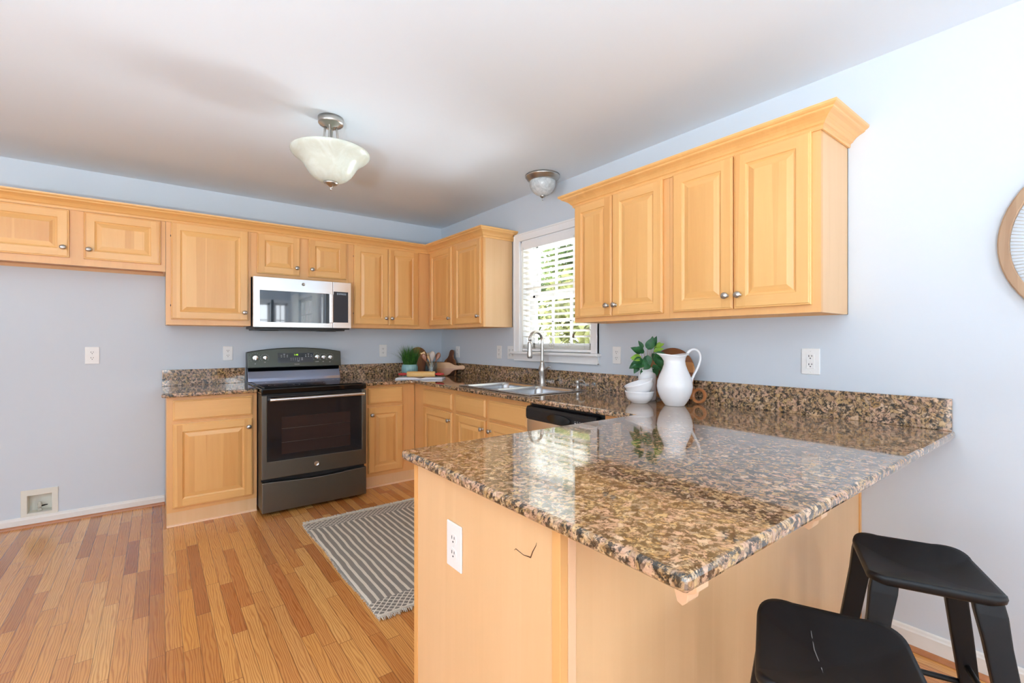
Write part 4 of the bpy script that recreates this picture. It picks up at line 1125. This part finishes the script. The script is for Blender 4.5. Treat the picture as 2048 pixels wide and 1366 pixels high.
# added unseen pale rug that bounces neutral light up to the ceiling
tag(MB().box(-4.9, -1.6, -7.6, -5.3, 0, .010).build('area_rug', plain('pale_bounce', (206, 210, 214), .95), None, bevel=.003), 'large plain pale rug added behind the camera to bounce neutral light upward', 'rug')

# ============================================================ stools
def stool():
    r = thing('counter_stool', 'matt black saddle-seat stool standing closer to the right wall', 'stool', (-.702, -4.125, 0), R_(-66), 'black counter stools')
    # local x: across (left-right of sitter), local y: depth.  seat outline with rounded corners
    ZS = .600
    hw, hd = .143, .168
    def outline(s=1.0, n=10):
        pts = []
        # four corners: near corners tight, far corners generous
        for cx_, cy_, rad, a0 in ((hw, hd, .075, 0), (-hw, hd, .075, 90), (-hw, -hd, .035, 180), (hw, -hd, .035, 270)):
            x_ = cx_-math.copysign(rad, cx_); y_ = cy_-math.copysign(rad, cy_)
            for k in range(n+1):
                t = R_(a0+90*k/n); pts.append((x_+rad*math.cos(t), y_+rad*math.sin(t)))
        return pts
    def zof(x, y): return ZS+.030*(abs(x)/hw)**2.4*(.5+.5*(y/hd if y > 0 else 0)**2)-.012*(1-(y/hd)**2)+ .016*(y/hd)**2
    O = outline(); n = len(O); m = MB(); rings = []
    for s, dz in ((0.001, 0), (.25, 0), (.5, 0), (.75, 0), (.93, 0), (.985, -.002), (1.0, -.012), (.985, -.022), (.93, -.026), (.6, -.026), (.001, -.026)):
        rings.append([(x*s, y*s, zof(x*s, y*s)+dz) for x, y in O])
    vs = [p for rg in rings for p in rg]
    fs = [(k*n+i, k*n+(i+1) % n, (k+1)*n+(i+1) % n, (k+1)*n+i) for k in range(len(rings)-1) for i in range(n)]
    m.add(vs, fs, 0, True); m.build('seat', M['stool'], r)
    def leg(sx_, sy_):
        x0, y0 = sx_*(hw-.040), sy_*(hd-.030); x1, y1 = sx_*(hw+.045), sy_*(hd+.035)
        lv = [(ZS+.004, .014, .030), (ZS-.03, .016, .031), (ZS-.10, .015, .027), (.35, .014, .026), (.0, .012, .020)]
        mb = MB(); vv = []
        ang = math.atan2(sy_*.35, sx_*1.0)
        for z, a, b in lv:
            t = (ZS-z)/ZS; cx_, cy_ = x0+(x1-x0)*t, y0+(y1-y0)*t
            zz = min(z, zof(x0, y0)-.012)
            for u, w in ((-1, -1), (1, -1), (1, 1), (-1, 1)): vv.append((cx_+u*b*1.0, cy_+w*a, zz))
        fs = [(k*4+i, k*4+(i+1) % 4, (k+1)*4+(i+1) % 4, (k+1)*4+i) for k in range(len(lv)-1) for i in range(4)]+[(3, 2, 1, 0), (16, 17, 18, 19)]
        mb.add(vv, fs); mb.build('leg', M['stool'], r, bevel=.005, seg=3)
        return lambda z: (x0+(x1-x0)*(ZS-z)/ZS, y0+(y1-y0)*(ZS-z)/ZS, z)
    L = {(a, b): leg(a, b) for a in (-1, 1) for b in (-1, 1)}
    for (p, q, z) in (((-1, 1), (1, 1), .20), ((-1, -1), (1, -1), .20), ((-1, -1), (-1, 1), .26), ((1, -1), (1, 1), .26)):
        MB().tube([L[p](z), L[q](z)], .0085, 10).build('footrest_bar', M['stool'], r)
    return r
st1 = stool()
st2 = copy_thing(st1, (-1.350, -4.125, 0), R_(-66), 'scratched matt black saddle-seat stool nearest the camera, cut by the bottom edge')
def scratch(parent, pts, r_):
    out = []
    for x, y in pts:
        v = Matrix.Rotation(R_(66), 3, 'Z') @ Vector((x-parent.location.x, y-parent.location.y, 0))
        hw, hd = .143, .168
        z = .600+.030*(abs(v.x)/hw)**2.4*(.5+.5*(v.y/hd if v.y > 0 else 0)**2)-.012*(1-(v.y/hd)**2)+.016*(v.y/hd)**2
        out.append((v.x, v.y, z+.0001))
    MB().tube(out, [r_*.3]+[r_]*(len(out)-2)+[r_*.4], 5, flat=.3).build('scratch', M['scratch'], parent)
M['scratch'] = plain('pale_scratch', (120, 116, 114), .7)
scratch(st2, [(-1.262, -4.048), (-1.300, -4.066), (-1.329, -4.080), (-1.369, -4.105), (-1.394, -4.119)], .0011)
scratch(st2, [(-1.250, -4.118), (-1.246, -4.130)], .0006)

# ============================================================ added unseen uplight that brightens the ceiling, shaped like a lamp
def ceiling_fill():
    r = thing('fill_uplight', 'low nickel uplight added behind the camera to brighten the ceiling', 'lamp', (-3.7, -5.35, 0))
    MB().lathe([(0, 0), (.16, 0), (.16, .012), (.12, .022), (.014, .03), (0, .03)], seg=32).build('base', M['nickel'], r)
    MB().tube([(0, 0, .02), (0, 0, .72)], .011, 12).build('pole', M['nickel'], r)
    MB().lathe([(.012, .71), (.10, .73), (.20, .77), (.24, .83), (.237, .832), (.197, .776), (.098, .737), (0, .725)], seg=36, cap=False).build('fill_bowl', M['nickel'], r)
    d = bpy.data.lights.new('fill_disk', 'AREA'); d.shape = 'DISK'; d.size = .40; d.energy = FILL_E; d.color = (.78, .90, 1)
    o = bpy.data.objects.new('fill_disk', d); COL.objects.link(o); o.location = (0, 0, .81); o.rotation_euler = (PI, 0, 0); o.parent = r
ceiling_fill()

# ============================================================ wall decor
def decor():
    r = thing('string_art_hoop', 'round mango wood hoop filled with white radiating strings, hung on the right wall', 'wall decor', (-.001, -4.536, 1.60), -PI/2)
    n = 64; m = MB(); R0, R1 = .330, .299
    for a0, a1, dd in ((.02, 1.25*PI-.02, 0), (1.25*PI+.02, 2*PI-.02, .0)):
        k = 40; prof = [(R0, -.002), (R0, -.022), (R0-.004, -.025), (R1+.003, -.025), (R1, -.022), (R1, -.002)]
        vs = []
        for i in range(k+1):
            a = a0+(a1-a0)*i/k
            for q, y in prof: vs.append((q*math.cos(a), y, q*math.sin(a)))
        p = len(prof)
        m.add(vs, [(i*p+j, i*p+(j+1) % p, (i+1)*p+(j+1) % p, (i+1)*p+j) for i in range(k) for j in range(p)]+[tuple(range(p)), tuple(k*p+j for j in range(p))])
    m.build('hoop', M['mango'], r)
    s = MB(); q = 150
    for i in range(q):
        a = 2*PI*i/q
        c0 = (.06*math.cos(a*3+.8), .06*math.sin(a*3+.8))
        s.tube([(R1*1.01*math.cos(a), -.013, R1*1.01*math.sin(a)), (c0[0], -.012, c0[1])], .0011, 4)
    o = s.build('strings', M['string'], r); o['kind'] = 'stuff'
decor()

# ============================================================ counter things, right group
def bowl_mb(R=.082, h=.062):
    out = [(0, .0), (.044, .0), (.047, .002), (.049, .006), (.062, .014), (.073, .027), (.079, .042), (.081, .056), (.084, .0605), (.083, .064), (.079, .063)]
    inn = [(.076, .052), (.071, .038), (.060, .022), (.040, .011), (0, .009)]
    return MB().lathe([(a*R/.084, b*1.09*h/.064) for a, b in out+inn], seg=48, cap=False)
b1 = bowl_mb().build('bowl', M['porcelain']); b1.location = (-.290, -2.832, CZ1+.0005)
tag(b1, 'white porcelain bowl standing on the granite, lower of the two', 'bowl', 'stacked white bowls')
b2 = b1.copy(); COL.objects.link(b2); b2.location = (-.281, -2.841, CZ1+.051)
b2.rotation_euler = (0, 0, 0)
q = Matrix.Rotation(R_(17), 3, Vector((.606, .795, 0))).to_euler(); b2.rotation_euler = (q.x*-1, q.y*-1, q.z)
tag(b2, 'white porcelain bowl tilted inside the other bowl, upper of the two', 'bowl', 'stacked white bowls')

def pitcher():
    r = thing('pitcher', 'tall white porcelain pitcher with a curved handle, beside the bowls', 'pitcher', (-.225, -3.013, CZ1+.0005), -R_(37.3))
    prof = [(.050, 0), (.052, .003), (.060, .014), (.076, .040), (.088, .072), (.093, .102), (.090, .132), (.079, .165), (.066, .194), (.057, .220), (.054, .240), (.057, .258), (.064, .272), (.072, .283)]
    seg = 48; vs = []
    def pt(rr, h, a, inn=0):
        t = max(0, (h-.215)/.068)          # spout pulls out towards -x at the lip
        c = max(0, -math.cos(a)); x = (rr-inn)*math.cos(a); y = (rr-inn)*math.sin(a)
        x -= .030*t*t*c**4; y *= 1-.25*t*t*c**2
        z = h-(.0115*t*t)*(1-abs(math.cos(a))**1.5)
        return (x, y, z)
    rows = [[pt(rr, h, 2*PI*k/seg) for k in range(seg)] for rr, h in prof]
    rows += [[pt(rr, h, 2*PI*k/seg, .0035) for k in range(seg)] for rr, h in prof[::-1][:-1]]
    rows += [[(.03*math.cos(2*PI*k/seg), .03*math.sin(2*PI*k/seg), .006) for k in range(seg)]]
    vs = [p for q in rows for p in q]
    fs = [(i*seg+k, i*seg+(k+1) % seg, (i+1)*seg+(k+1) % seg, (i+1)*seg+k) for i in range(len(rows)-1) for k in range(seg)]
    fs += [tuple(range(seg))[::-1], tuple((len(rows)-1)*seg+k for k in range(seg))]
    MB().add(vs, fs, 0, True).build('body', M['porcelain'], r)
    hp = [(.066, 0, .272), (.074, 0, .290), (.092, 0, .302), (.112, 0, .303), (.130, 0, .292), (.139, 0, .270), (.139, 0, .245), (.130, 0, .215), (.114, 0, .182), (.100, 0, .155), (.092, 0, .138), (.088, 0, .124)]
    # smooth by subdivision
    P = [Vector(p) for p in hp]
    for _ in range(2):
        Q = [P[0]]
        for a, b in zip(P, P[1:]): Q += [a*.75+b*.25, a*.25+b*.75]
        Q.append(P[-1]); P = Q
    n = len(P); MB().tube(P, [.0085-.0025*math.sin(PI*i/(n-1)) for i in range(n)], 12, flat=1.2).build('handle', M['porcelain'], r)
pitcher()

def round_board():
    # leans on the backsplash; disc in its own plane, then tipped
    r = thing('round_serving_board', 'round striped acacia board with ring handle leaning behind the pitcher', 'cutting board', (-.088, -2.868, CZ1+.0015), 0)
    lean = R_(11)
    th = .016; rad = .156
    Mx = RY(lean)        # local board plane: y horizontal, z up, thickness along x
    def disc(rad_, c, t0, t1, seg=64, hole=0):
        m = MB(); prof = [(hole, t0), (rad_-.004, t0), (rad_, t0+.004), (rad_, t1-.004), (rad_-.004, t1), (hole, t1)]
        m.lathe(prof+([prof[0]] if hole else []), (0, c[0], c[1]), axis='X', seg=seg, cap=False, sm=False); return m
    body = disc(rad, (0, rad+.001), 0, th)
    body.xf(Mx); body.build('board', M['board_mid'], r)
    # neck and ring at the lower right
    hy, hz = -.196, .046
    ring = MB(); n = 40
    for_r = [(.041, 0), (.043, .004), (.043, th-.004), (.041, th), (.029, th), (.027, th-.004), (.027, .004), (.029, 0), (.041, 0)]
    ring.lathe(for_r, (0, hy, hz), axis='X', seg=n, cap=False)
    ring.prism([(-.100, .120), (-.090, .030), (-.160, .022), (-.172, .078)], 'yz', 0.001, th-.001)
    ring.xf(Mx); ring.build('ring_handle', M['utensil_light_o'], r)
M['utensil_light_o'] = wood('orange_acacia', (206, 138, 84), (160, 92, 50), 'Y', bands=.3)
round_board()

def vase_and_leaves():
    c = (-.150, -2.780)
    v = MB().lathe([(0, 0), (.044, 0), (.050, .004), (.052, .02), (.052, .148), (.048, .161), (.040, .167), (.039, .171), (.045, .173), (.045, .189), (.043, .193), (.039, .193), (.037, .188), (.036, .167), (.046, .153), (.047, .02), (.04, .008), (0, .008)], seg=40, cap=False).build('vase', M['porcelain'])
    v.location = (c[0], c[1], CZ1+.0005); tag(v, 'white jar-shaped porcelain vase standing behind the bowls', 'vase')
    r = thing('leafy_branches', 'artificial branches with dark and lime green leaves in the white vase', 'plant', (c[0], c[1], CZ1+.02))
    rnd = random.Random(5)
    # camera-right and up in world: build in a frame turned like the wall view
    st = MB(); dark = MB(); lime = MB()
    ax = Vector((.795, -.606, 0)); ay = Vector((.606, .795, 0)); az = Vector((0, 0, 1))
    def leaf(m, base, d, nrm, L, Wd):
        d = d.normalized(); s = d.cross(nrm).normalized(); nrm = s.cross(d).normalized(); n = 8; vs = []
        for k in range(n+1):
            t = k/n; w = Wd*math.sin(PI*t**.75)**.9*(1 if k < n else 0); b = -.10*L*math.sin(PI*t)
            cc = base+d*L*t-nrm*(.22*L*t*t)
            for q in (-1, -.5, 0, .5, 1): vs.append(cc+s*w*q+nrm*(abs(q)*w*.28))
        fs = [(k*5+j, k*5+j+1, (k+1)*5+j+1, (k+1)*5+j) for k in range(n) for j in range(4)]
        m.add(vs, fs, 0, True)
    # (right, up, towards camera) leaf bases; direction; length; width; kind
    spec = [(-.02, .245, .02, -.9, .25, 66, 22, 'd'), (-.035, .215, .01, -1, -.05, 60, 16, 'l'), (-.03, .20, .02, -1, -.25, 62, 20, 'd'), (-.025, .175, .03, -.9, -.15, 66, 24, 'd'),
            (-.005, .225, .035, -.15, -1, 74, 24, 'd'), (.0, .255, .02, .25, 1, 70, 24, 'd'), (.025, .27, .01, .25, 1, 62, 15, 'd'), (-.02, .262, -.01, -.5, .9, 48, 12, 'd'),
            (.03, .245, .01, .9, .35, 56, 13, 'l'), (.02, .235, .02, .45, -.9, 60, 18, 'd'), (.035, .215, .0, .95, -.1, 70, 20, 'd'), (.03, .19, .02, .9, -.3, 64, 20, 'd'),
            (.025, .17, .03, .35, -1, 68, 20, 'd'), (.01, .18, .01, -.3, .3, 48, 16, 'd'), (.06, .20, .0, .9, -.5, 60, 18, 'd'), (-.045, .165, -.01, -.5, -.9, 52, 16, 'd'),
            (.05, .245, -.03, .5, .9, 52, 16, 'd'), (.075, .19, -.02, .95, .1, 58, 18, 'd'), (.015, .16, .04, .7, -.2, 50, 14, 'd'), (-.01, .19, .03, -.5, -.5, 46, 15, 'd'), (.0, .265, .0, -.1, .9, 30, 9, 'l'), (.04, .26, .0, .55, .8, 46, 12, 'l'),
            (.005, .165, .04, -.6, -.3, 44, 14, 'd'), (-.03, .235, -.01, -.8, .5, 62, 20, 'd'), (-.04, .18, .0, -.95, -.45, 66, 22, 'd'), (.02, .28, .0, .1, 1, 50, 16, 'd'), (.03, .225, .03, .6, .1, 60, 18, 'd'), (-.015, .15, .02, -.4, -.9, 58, 18, 'd'), (.045, .27, .01, .8, .5, 44, 13, 'l'), (-.04, .20, .02, -1, .05, 50, 13, 'l'), (.055, .165, .01, .5, -.7, 56, 16, 'd')]
    sc = 1.12
    for rx, up, to, dx, dz, L, Wd, kd in spec:
        base = ax*rx*sc+az*(up+.022)-ay*to
        d = ax*dx+az*dz-ay*rnd.uniform(.1, .45)
        nrm = (-ay*.85+az*.5+ax*rnd.uniform(-.3, .3))
        leaf(lime if kd == 'l' else dark, base, d, nrm, L/1000*sc, Wd/1000*sc)
        root = Vector((rnd.uniform(-.015, .015), rnd.uniform(-.015, .015), .02))
        mid = ax*rx*.35*sc+az*(up*.72)-ay*to*.4
        st.tube([root, mid, base], [.0018, .0014, .0009], 5)
    st.build('stems', M['stem'], r); dark.build('dark_leaves', M['leaf_dark'], r, fix=False); lime.build('lime_leaves', M['leaf_lime'], r, fix=False)
vase_and_leaves()

# ============================================================ counter things, corner group
def grass_pot():
    r = thing('potted_grass', 'tuft of green grass in a ribbed pale teal pot beside the rolling pin', 'plant', (-.475, -.225, CZ1+.0005))
    m = MB(); prof = [(0, 0), (.052, 0), (.058, .006), (.070, .03), (.077, .06), (.077, .09), (.073, .112), (.070, .118), (.066, .118), (.066, .095), (0, .095)]
    seg = 72; vs = []
    for rr, h in prof:
        for k in range(seg):
            a = 2*PI*k/seg; f = 1+(.035*math.cos(a*18+(h*8)) if rr > .05 and .004 < h < .11 else 0)
            vs.append((rr*f*math.cos(a), rr*f*math.sin(a), h))
    m.add(vs, [(i*seg+k, i*seg+(k+1) % seg, (i+1)*seg+(k+1) % seg, (i+1)*seg+k) for i in range(len(prof)-1) for k in range(seg)], 0, True)
    m.build('pot', M['teal'], r)
    g = MB(); rnd = random.Random(11)
    for i in range(420):
        a = rnd.uniform(0, 2*PI); q = .06*math.sqrt(rnd.random()); x, y = q*math.cos(a), q*math.sin(a)
        L = rnd.uniform(.14, .24); sp = rnd.uniform(.1, .5)*q/.06
        if i < 16: sp = rnd.uniform(.7, 1.1); L = .2
        dx, dy = math.cos(a)*sp, math.sin(a)*sp; w = rnd.uniform(.0015, .0028); pa = rnd.uniform(0, PI); vs = []
        n = 6
        for k in range(n+1):
            t = k/n; cx_ = x+dx*L*t*(.4+.6*t); cy_ = y+dy*L*t*(.4+.6*t); z = .095+L*t*(1-.18*sp*t*t*1.6); ww = w*(1-t**2)
            vs += [(cx_-ww*math.cos(pa), cy_-ww*math.sin(pa), z), (cx_+ww*math.cos(pa), cy_+ww*math.sin(pa), z)]
        g.add(vs, [(2*k, 2*k+1, 2*k+3, 2*k+2) for k in range(n)], 0, True)
    g.build('grass', M['grass_blade'], r, fix=False)
grass_pot()

def paddle(name, label, mat, outline, th, loc, rz, lean, hole=None, level=False):
    """flat board: outline in x (width) and z (height), thickness along +y (its back at y=0 leaning)"""
    r = MB().prism(outline, 'xz', 0, -th)
    r.xf(RX(lean)); o = r.build(name, mat, None, bevel=.003, seg=2); o.location = loc; o.rotation_euler = (0, 0, rz)
    return tag(o, label, 'cutting board', 'wooden boards in the corner')
def arch(w, h, r_, n=12):
    pts = [(-w/2, 0), (w/2, 0)]
    for k in range(n+1): a = PI/2*k/n; pts.append((w/2-r_+r_*math.cos(a), h-r_+r_*math.sin(a)))
    for k in range(n+1): a = PI/2+PI/2*k/n; pts.append((-w/2+r_+r_*math.cos(a), h-r_+r_*math.sin(a)))
    return pts
paddle('cutting_board', 'tall round-topped acacia board leaning in the corner behind the grass pot', M['board_dark'], arch(.20, .285, .098), .014, (-.300, -.075, CZ1+.001), 0, R_(-9))
# board with a neck: dark one behind the utensils
bd = [(-.12, 0), (.12, 0), (.125, .02), (.115, .10), (.085, .15), (.05, .175), (.035, .20), (.032, .235), (.022, .255), (0, .262), (-.022, .255), (-.032, .235), (-.035, .20), (-.05, .175), (-.085, .15), (-.115, .10), (-.125, .02)]
paddle('cutting_board', 'dark acacia board with a raised neck behind the glass jar of utensils', M['board_dark'], bd, .014, (-.083, -.300, CZ1+.001), R_(-84), R_(-12))
# striped paddle lying on its long edge with its handle to the right
pd = [(-.15, .0), (.02, .0), (.05, .012), (.075, .040), (.10, .058), (.16, .064), (.19, .060), (.205, .072), (.208, .088), (.200, .102), (.185, .108), (.14, .104), (.10, .108), (.07, .125), (.045, .135), (-.15, .135)]
o = paddle('cutting_board', 'striped light acacia paddle board on its edge, handle pointing right along the backsplash', M['board_light'], pd, .015, (-.185, -.400, CZ1+.001), R_(-44), R_(-8))

def jar():
    o = MB().lathe([(0, 0), (.052, 0), (.056, .004), (.057, .02), (.057, .128), (.053, .135), (.053, .148), (.056, .150), (.056, .146), (.050, .146), (.050, .134), (.053, .126), (.053, .02), (.05, .007), (0, .007)], seg=40, cap=False).build('glass_jar', M['clear_glass'])
    o.location = (-.345, -.432, CZ1+.0005); tag(o, 'clear glass jar holding wooden utensils in the corner', 'jar')
    return o
jar()
JX, JY, JZ = -.345, -.432, CZ1+.010
ax3 = Vector((.795, -.606, 0)); ay3 = Vector((.606, .795, 0))
def utensil(name, label, mat, foot, top, L, head):
    """foot, top: offsets (right, depth) inside the jar; head: list of (t, halfwidth) from the tip back"""
    b = Vector((JX, JY, JZ))+ax3*foot[0]+ay3*foot[1]; e_ = Vector((JX, JY, JZ+L))+ax3*top[0]+ay3*top[1]
    d = (e_-b).normalized(); s = ax3-d*ax3.dot(d); s.normalize(); nn = d.cross(s).normalized()
    m = MB(); LL = (e_-b).length; hl = head[-1][0]
    m.tube([b, b+d*(LL-hl)*.5, b+d*(LL-hl+.01)], [.0055, .005, .005], 10)
    vs = []; k = 8
    for t, w, th in head:
        c = b+d*(LL-t)
        for i in range(k): a = 2*PI*i/k; vs.append(c+s*w*math.cos(a)+nn*th*math.sin(a))
    h = len(head); fs = [(j*k+i, j*k+(i+1) % k, (j+1)*k+(i+1) % k, (j+1)*k+i) for j in range(h-1) for i in range(k)]+[tuple(range(k)), tuple((h-1)*k+i for i in range(k))]
    m.add(vs, fs, 0, True)
    if name == 'wooden_fork':
        for q in (-.75, -.25, .25, .75): m.tube([b+d*(LL-.03)+s*.017*q, b+d*(LL+.004)+s*.019*q], [.0034, .0022], 6)
    o = m.build(name, mat, None, loc=tuple(b)); return tag(o, label, 'utensil', 'utensils in the glass jar')
spoon = [(0, .003, .001), (.004, .012, .003), (.018, .0215, .004), (.036, .024, .0045), (.054, .019, .004), (.07, .010, .004), (.082, .005, .005)]
turner = [(0, .022, .0015), (.004, .024, .002), (.03, .023, .003), (.055, .016, .004), (.075, .007, .005)]
forkh = [(.022, .019, .002), (.026, .020, .003), (.045, .018, .0035), (.065, .009, .005), (.075, .005, .005)]
utensil('wooden_spoon', 'reddish brown wooden spoon leaning left in the glass jar', M['utensil_dark'], (.012, 0), (-.085, -.01), .215, spoon)
utensil('wooden_turner', 'pale wooden turner leaning far left behind the brown spoon', M['utensil_light'], (.020, .01), (-.092, .02), .228, turner)
utensil('wooden_fork', 'pale wooden fork with four tines in the glass jar', M['utensil_light'], (.012, .005), (-.035, .02), .220, forkh)
utensil('wooden_spoon', 'grey weathered wooden spoon with a wide bowl, upright in the glass jar', M['utensil_grey'], (.0, -.01), (.012, -.01), .240, [(a*1.2, w*1.25, t) for a, w, t in spoon])
utensil('wooden_spoon', 'dark brown wooden spoon leaning right in the glass jar', M['utensil_dark'], (-.02, .01), (.072, .03), .225, spoon)

def book():
    r = thing('open_book', 'open white cookbook lying on the counter in the corner under the rolling pin', 'book', (-.560, -.620, CZ1+.0008), -R_(37.3))
    w, d = .215, .15
    MB().box(-w, w, -d*.36, d*1.0, 0, .0025).build('cover', M['cover'], r, bevel=.0008)
    for s_ in (-1, 1):
        n = 14; poly = [(0, .003)]
        for k in range(n+1):
            t = k/n; poly.append((s_*t*(w-.006), .004+.013*math.sin(min(1, t*2.6)*PI/2)*(1-.25*t)))
        poly.append((s_*(w-.006), .003))
        m = MB().prism(poly, 'xz', -d*.36+.004, d-.004, sm=True); m.build('page_block', M['paper'], r)
    return r
book()
def rolling_pin():
    r = thing('rolling_pin', 'beech rolling pin with red handles lying on the open cookbook', 'rolling pin', (-.530, -.585, CZ1+.0195+.0255), -R_(36))
    MB().lathe([(0, -.128), (.022, -.128), (.0255, -.124), (.0255, .124), (.022, .128), (0, .128)], axis='X', seg=28).build('roller', M['pin'], r)
    for s_ in (-1, 1):
        pr = [(0, .128), (.006, .128), (.0065, .134), (.010, .140), (.0135, .155), (.0125, .175), (.009, .195), (.0075, .205), (.004, .210), (0, .211)]
        MB().lathe([(a, b*s_) for a, b in pr], axis='X', seg=18, cap=False).build('handle', M['red'], r)
rolling_pin()

# ============================================================ garden outside the kitchen window
struct(MB().box(.2, 60, -45, 40, -.62, -.5).build('ground', M['lawn']))
def tree(loc, h, rad, n, mat, label, seed, name='tree'):
    r = thing(name, label, 'tree', (loc[0], loc[1], -.5), group='garden trees behind the blind')
    rnd = random.Random(seed)
    MB().tube([(0, 0, 0), (.05, .03, h*.4), (0, .1, h*.8)], [.14, .10, .03], 8).build('trunk', M['bark'], r)
    m = MB()
    cl = [(rnd.uniform(-1, 1)*rad*.6, rnd.uniform(-1, 1)*rad*.7, rnd.uniform(.25, 1)*h, rnd.uniform(.35, .6)*rad) for _ in range(16)]
    for i in range(n):
        cx_, cy_, cz_, cr_ = rnd.choice(cl)
        u = Vector((rnd.gauss(0, 1), rnd.gauss(0, 1), rnd.gauss(0, .8))).normalized()*cr_*rnd.random()**.4
        p = Vector((cx_, cy_, cz_))+u; d = Vector((rnd.gauss(0, 1), rnd.gauss(0, 1), rnd.gauss(0, .6))).normalized(); s = d.cross(Vector((0, 0, 1)))
        if s.length < .1: s = Vector((1, 0, 0))
        s.normalize(); a = rnd.uniform(.12, .26)
        m.add([p-d*a, p-s*a*.45, p+d*a, p+s*a*.45], [(0, 1, 2, 3)])
    m.build('foliage', mat, r, fix=False)
tree((6.6, 7.0, 0), 4.6, 1.5, 2400, M['tree_leaf'], 'broad green garden tree seen through the left part of the blind', 1)
tree((6.0, 3.6, 0), 3.8, 1.3, 2200, M['tree_leaf2'], 'low yellowish garden tree seen through the lower slats', 2)
tree((10.6, 8.2, 0), 7.0, 1.9, 3600, M['tree_leaf'], 'tallest green tree at the back of the garden', 3)
tree((10.8, 12.8, 0), 6.4, 2.0, 3000, M['tree_leaf2'], 'pale green tree farthest left behind the blind', 4)
tree((10.2, 3.6, 0), 6.0, 1.9, 3000, M['tree_leaf'], 'green garden tree farthest right behind the blind', 5)
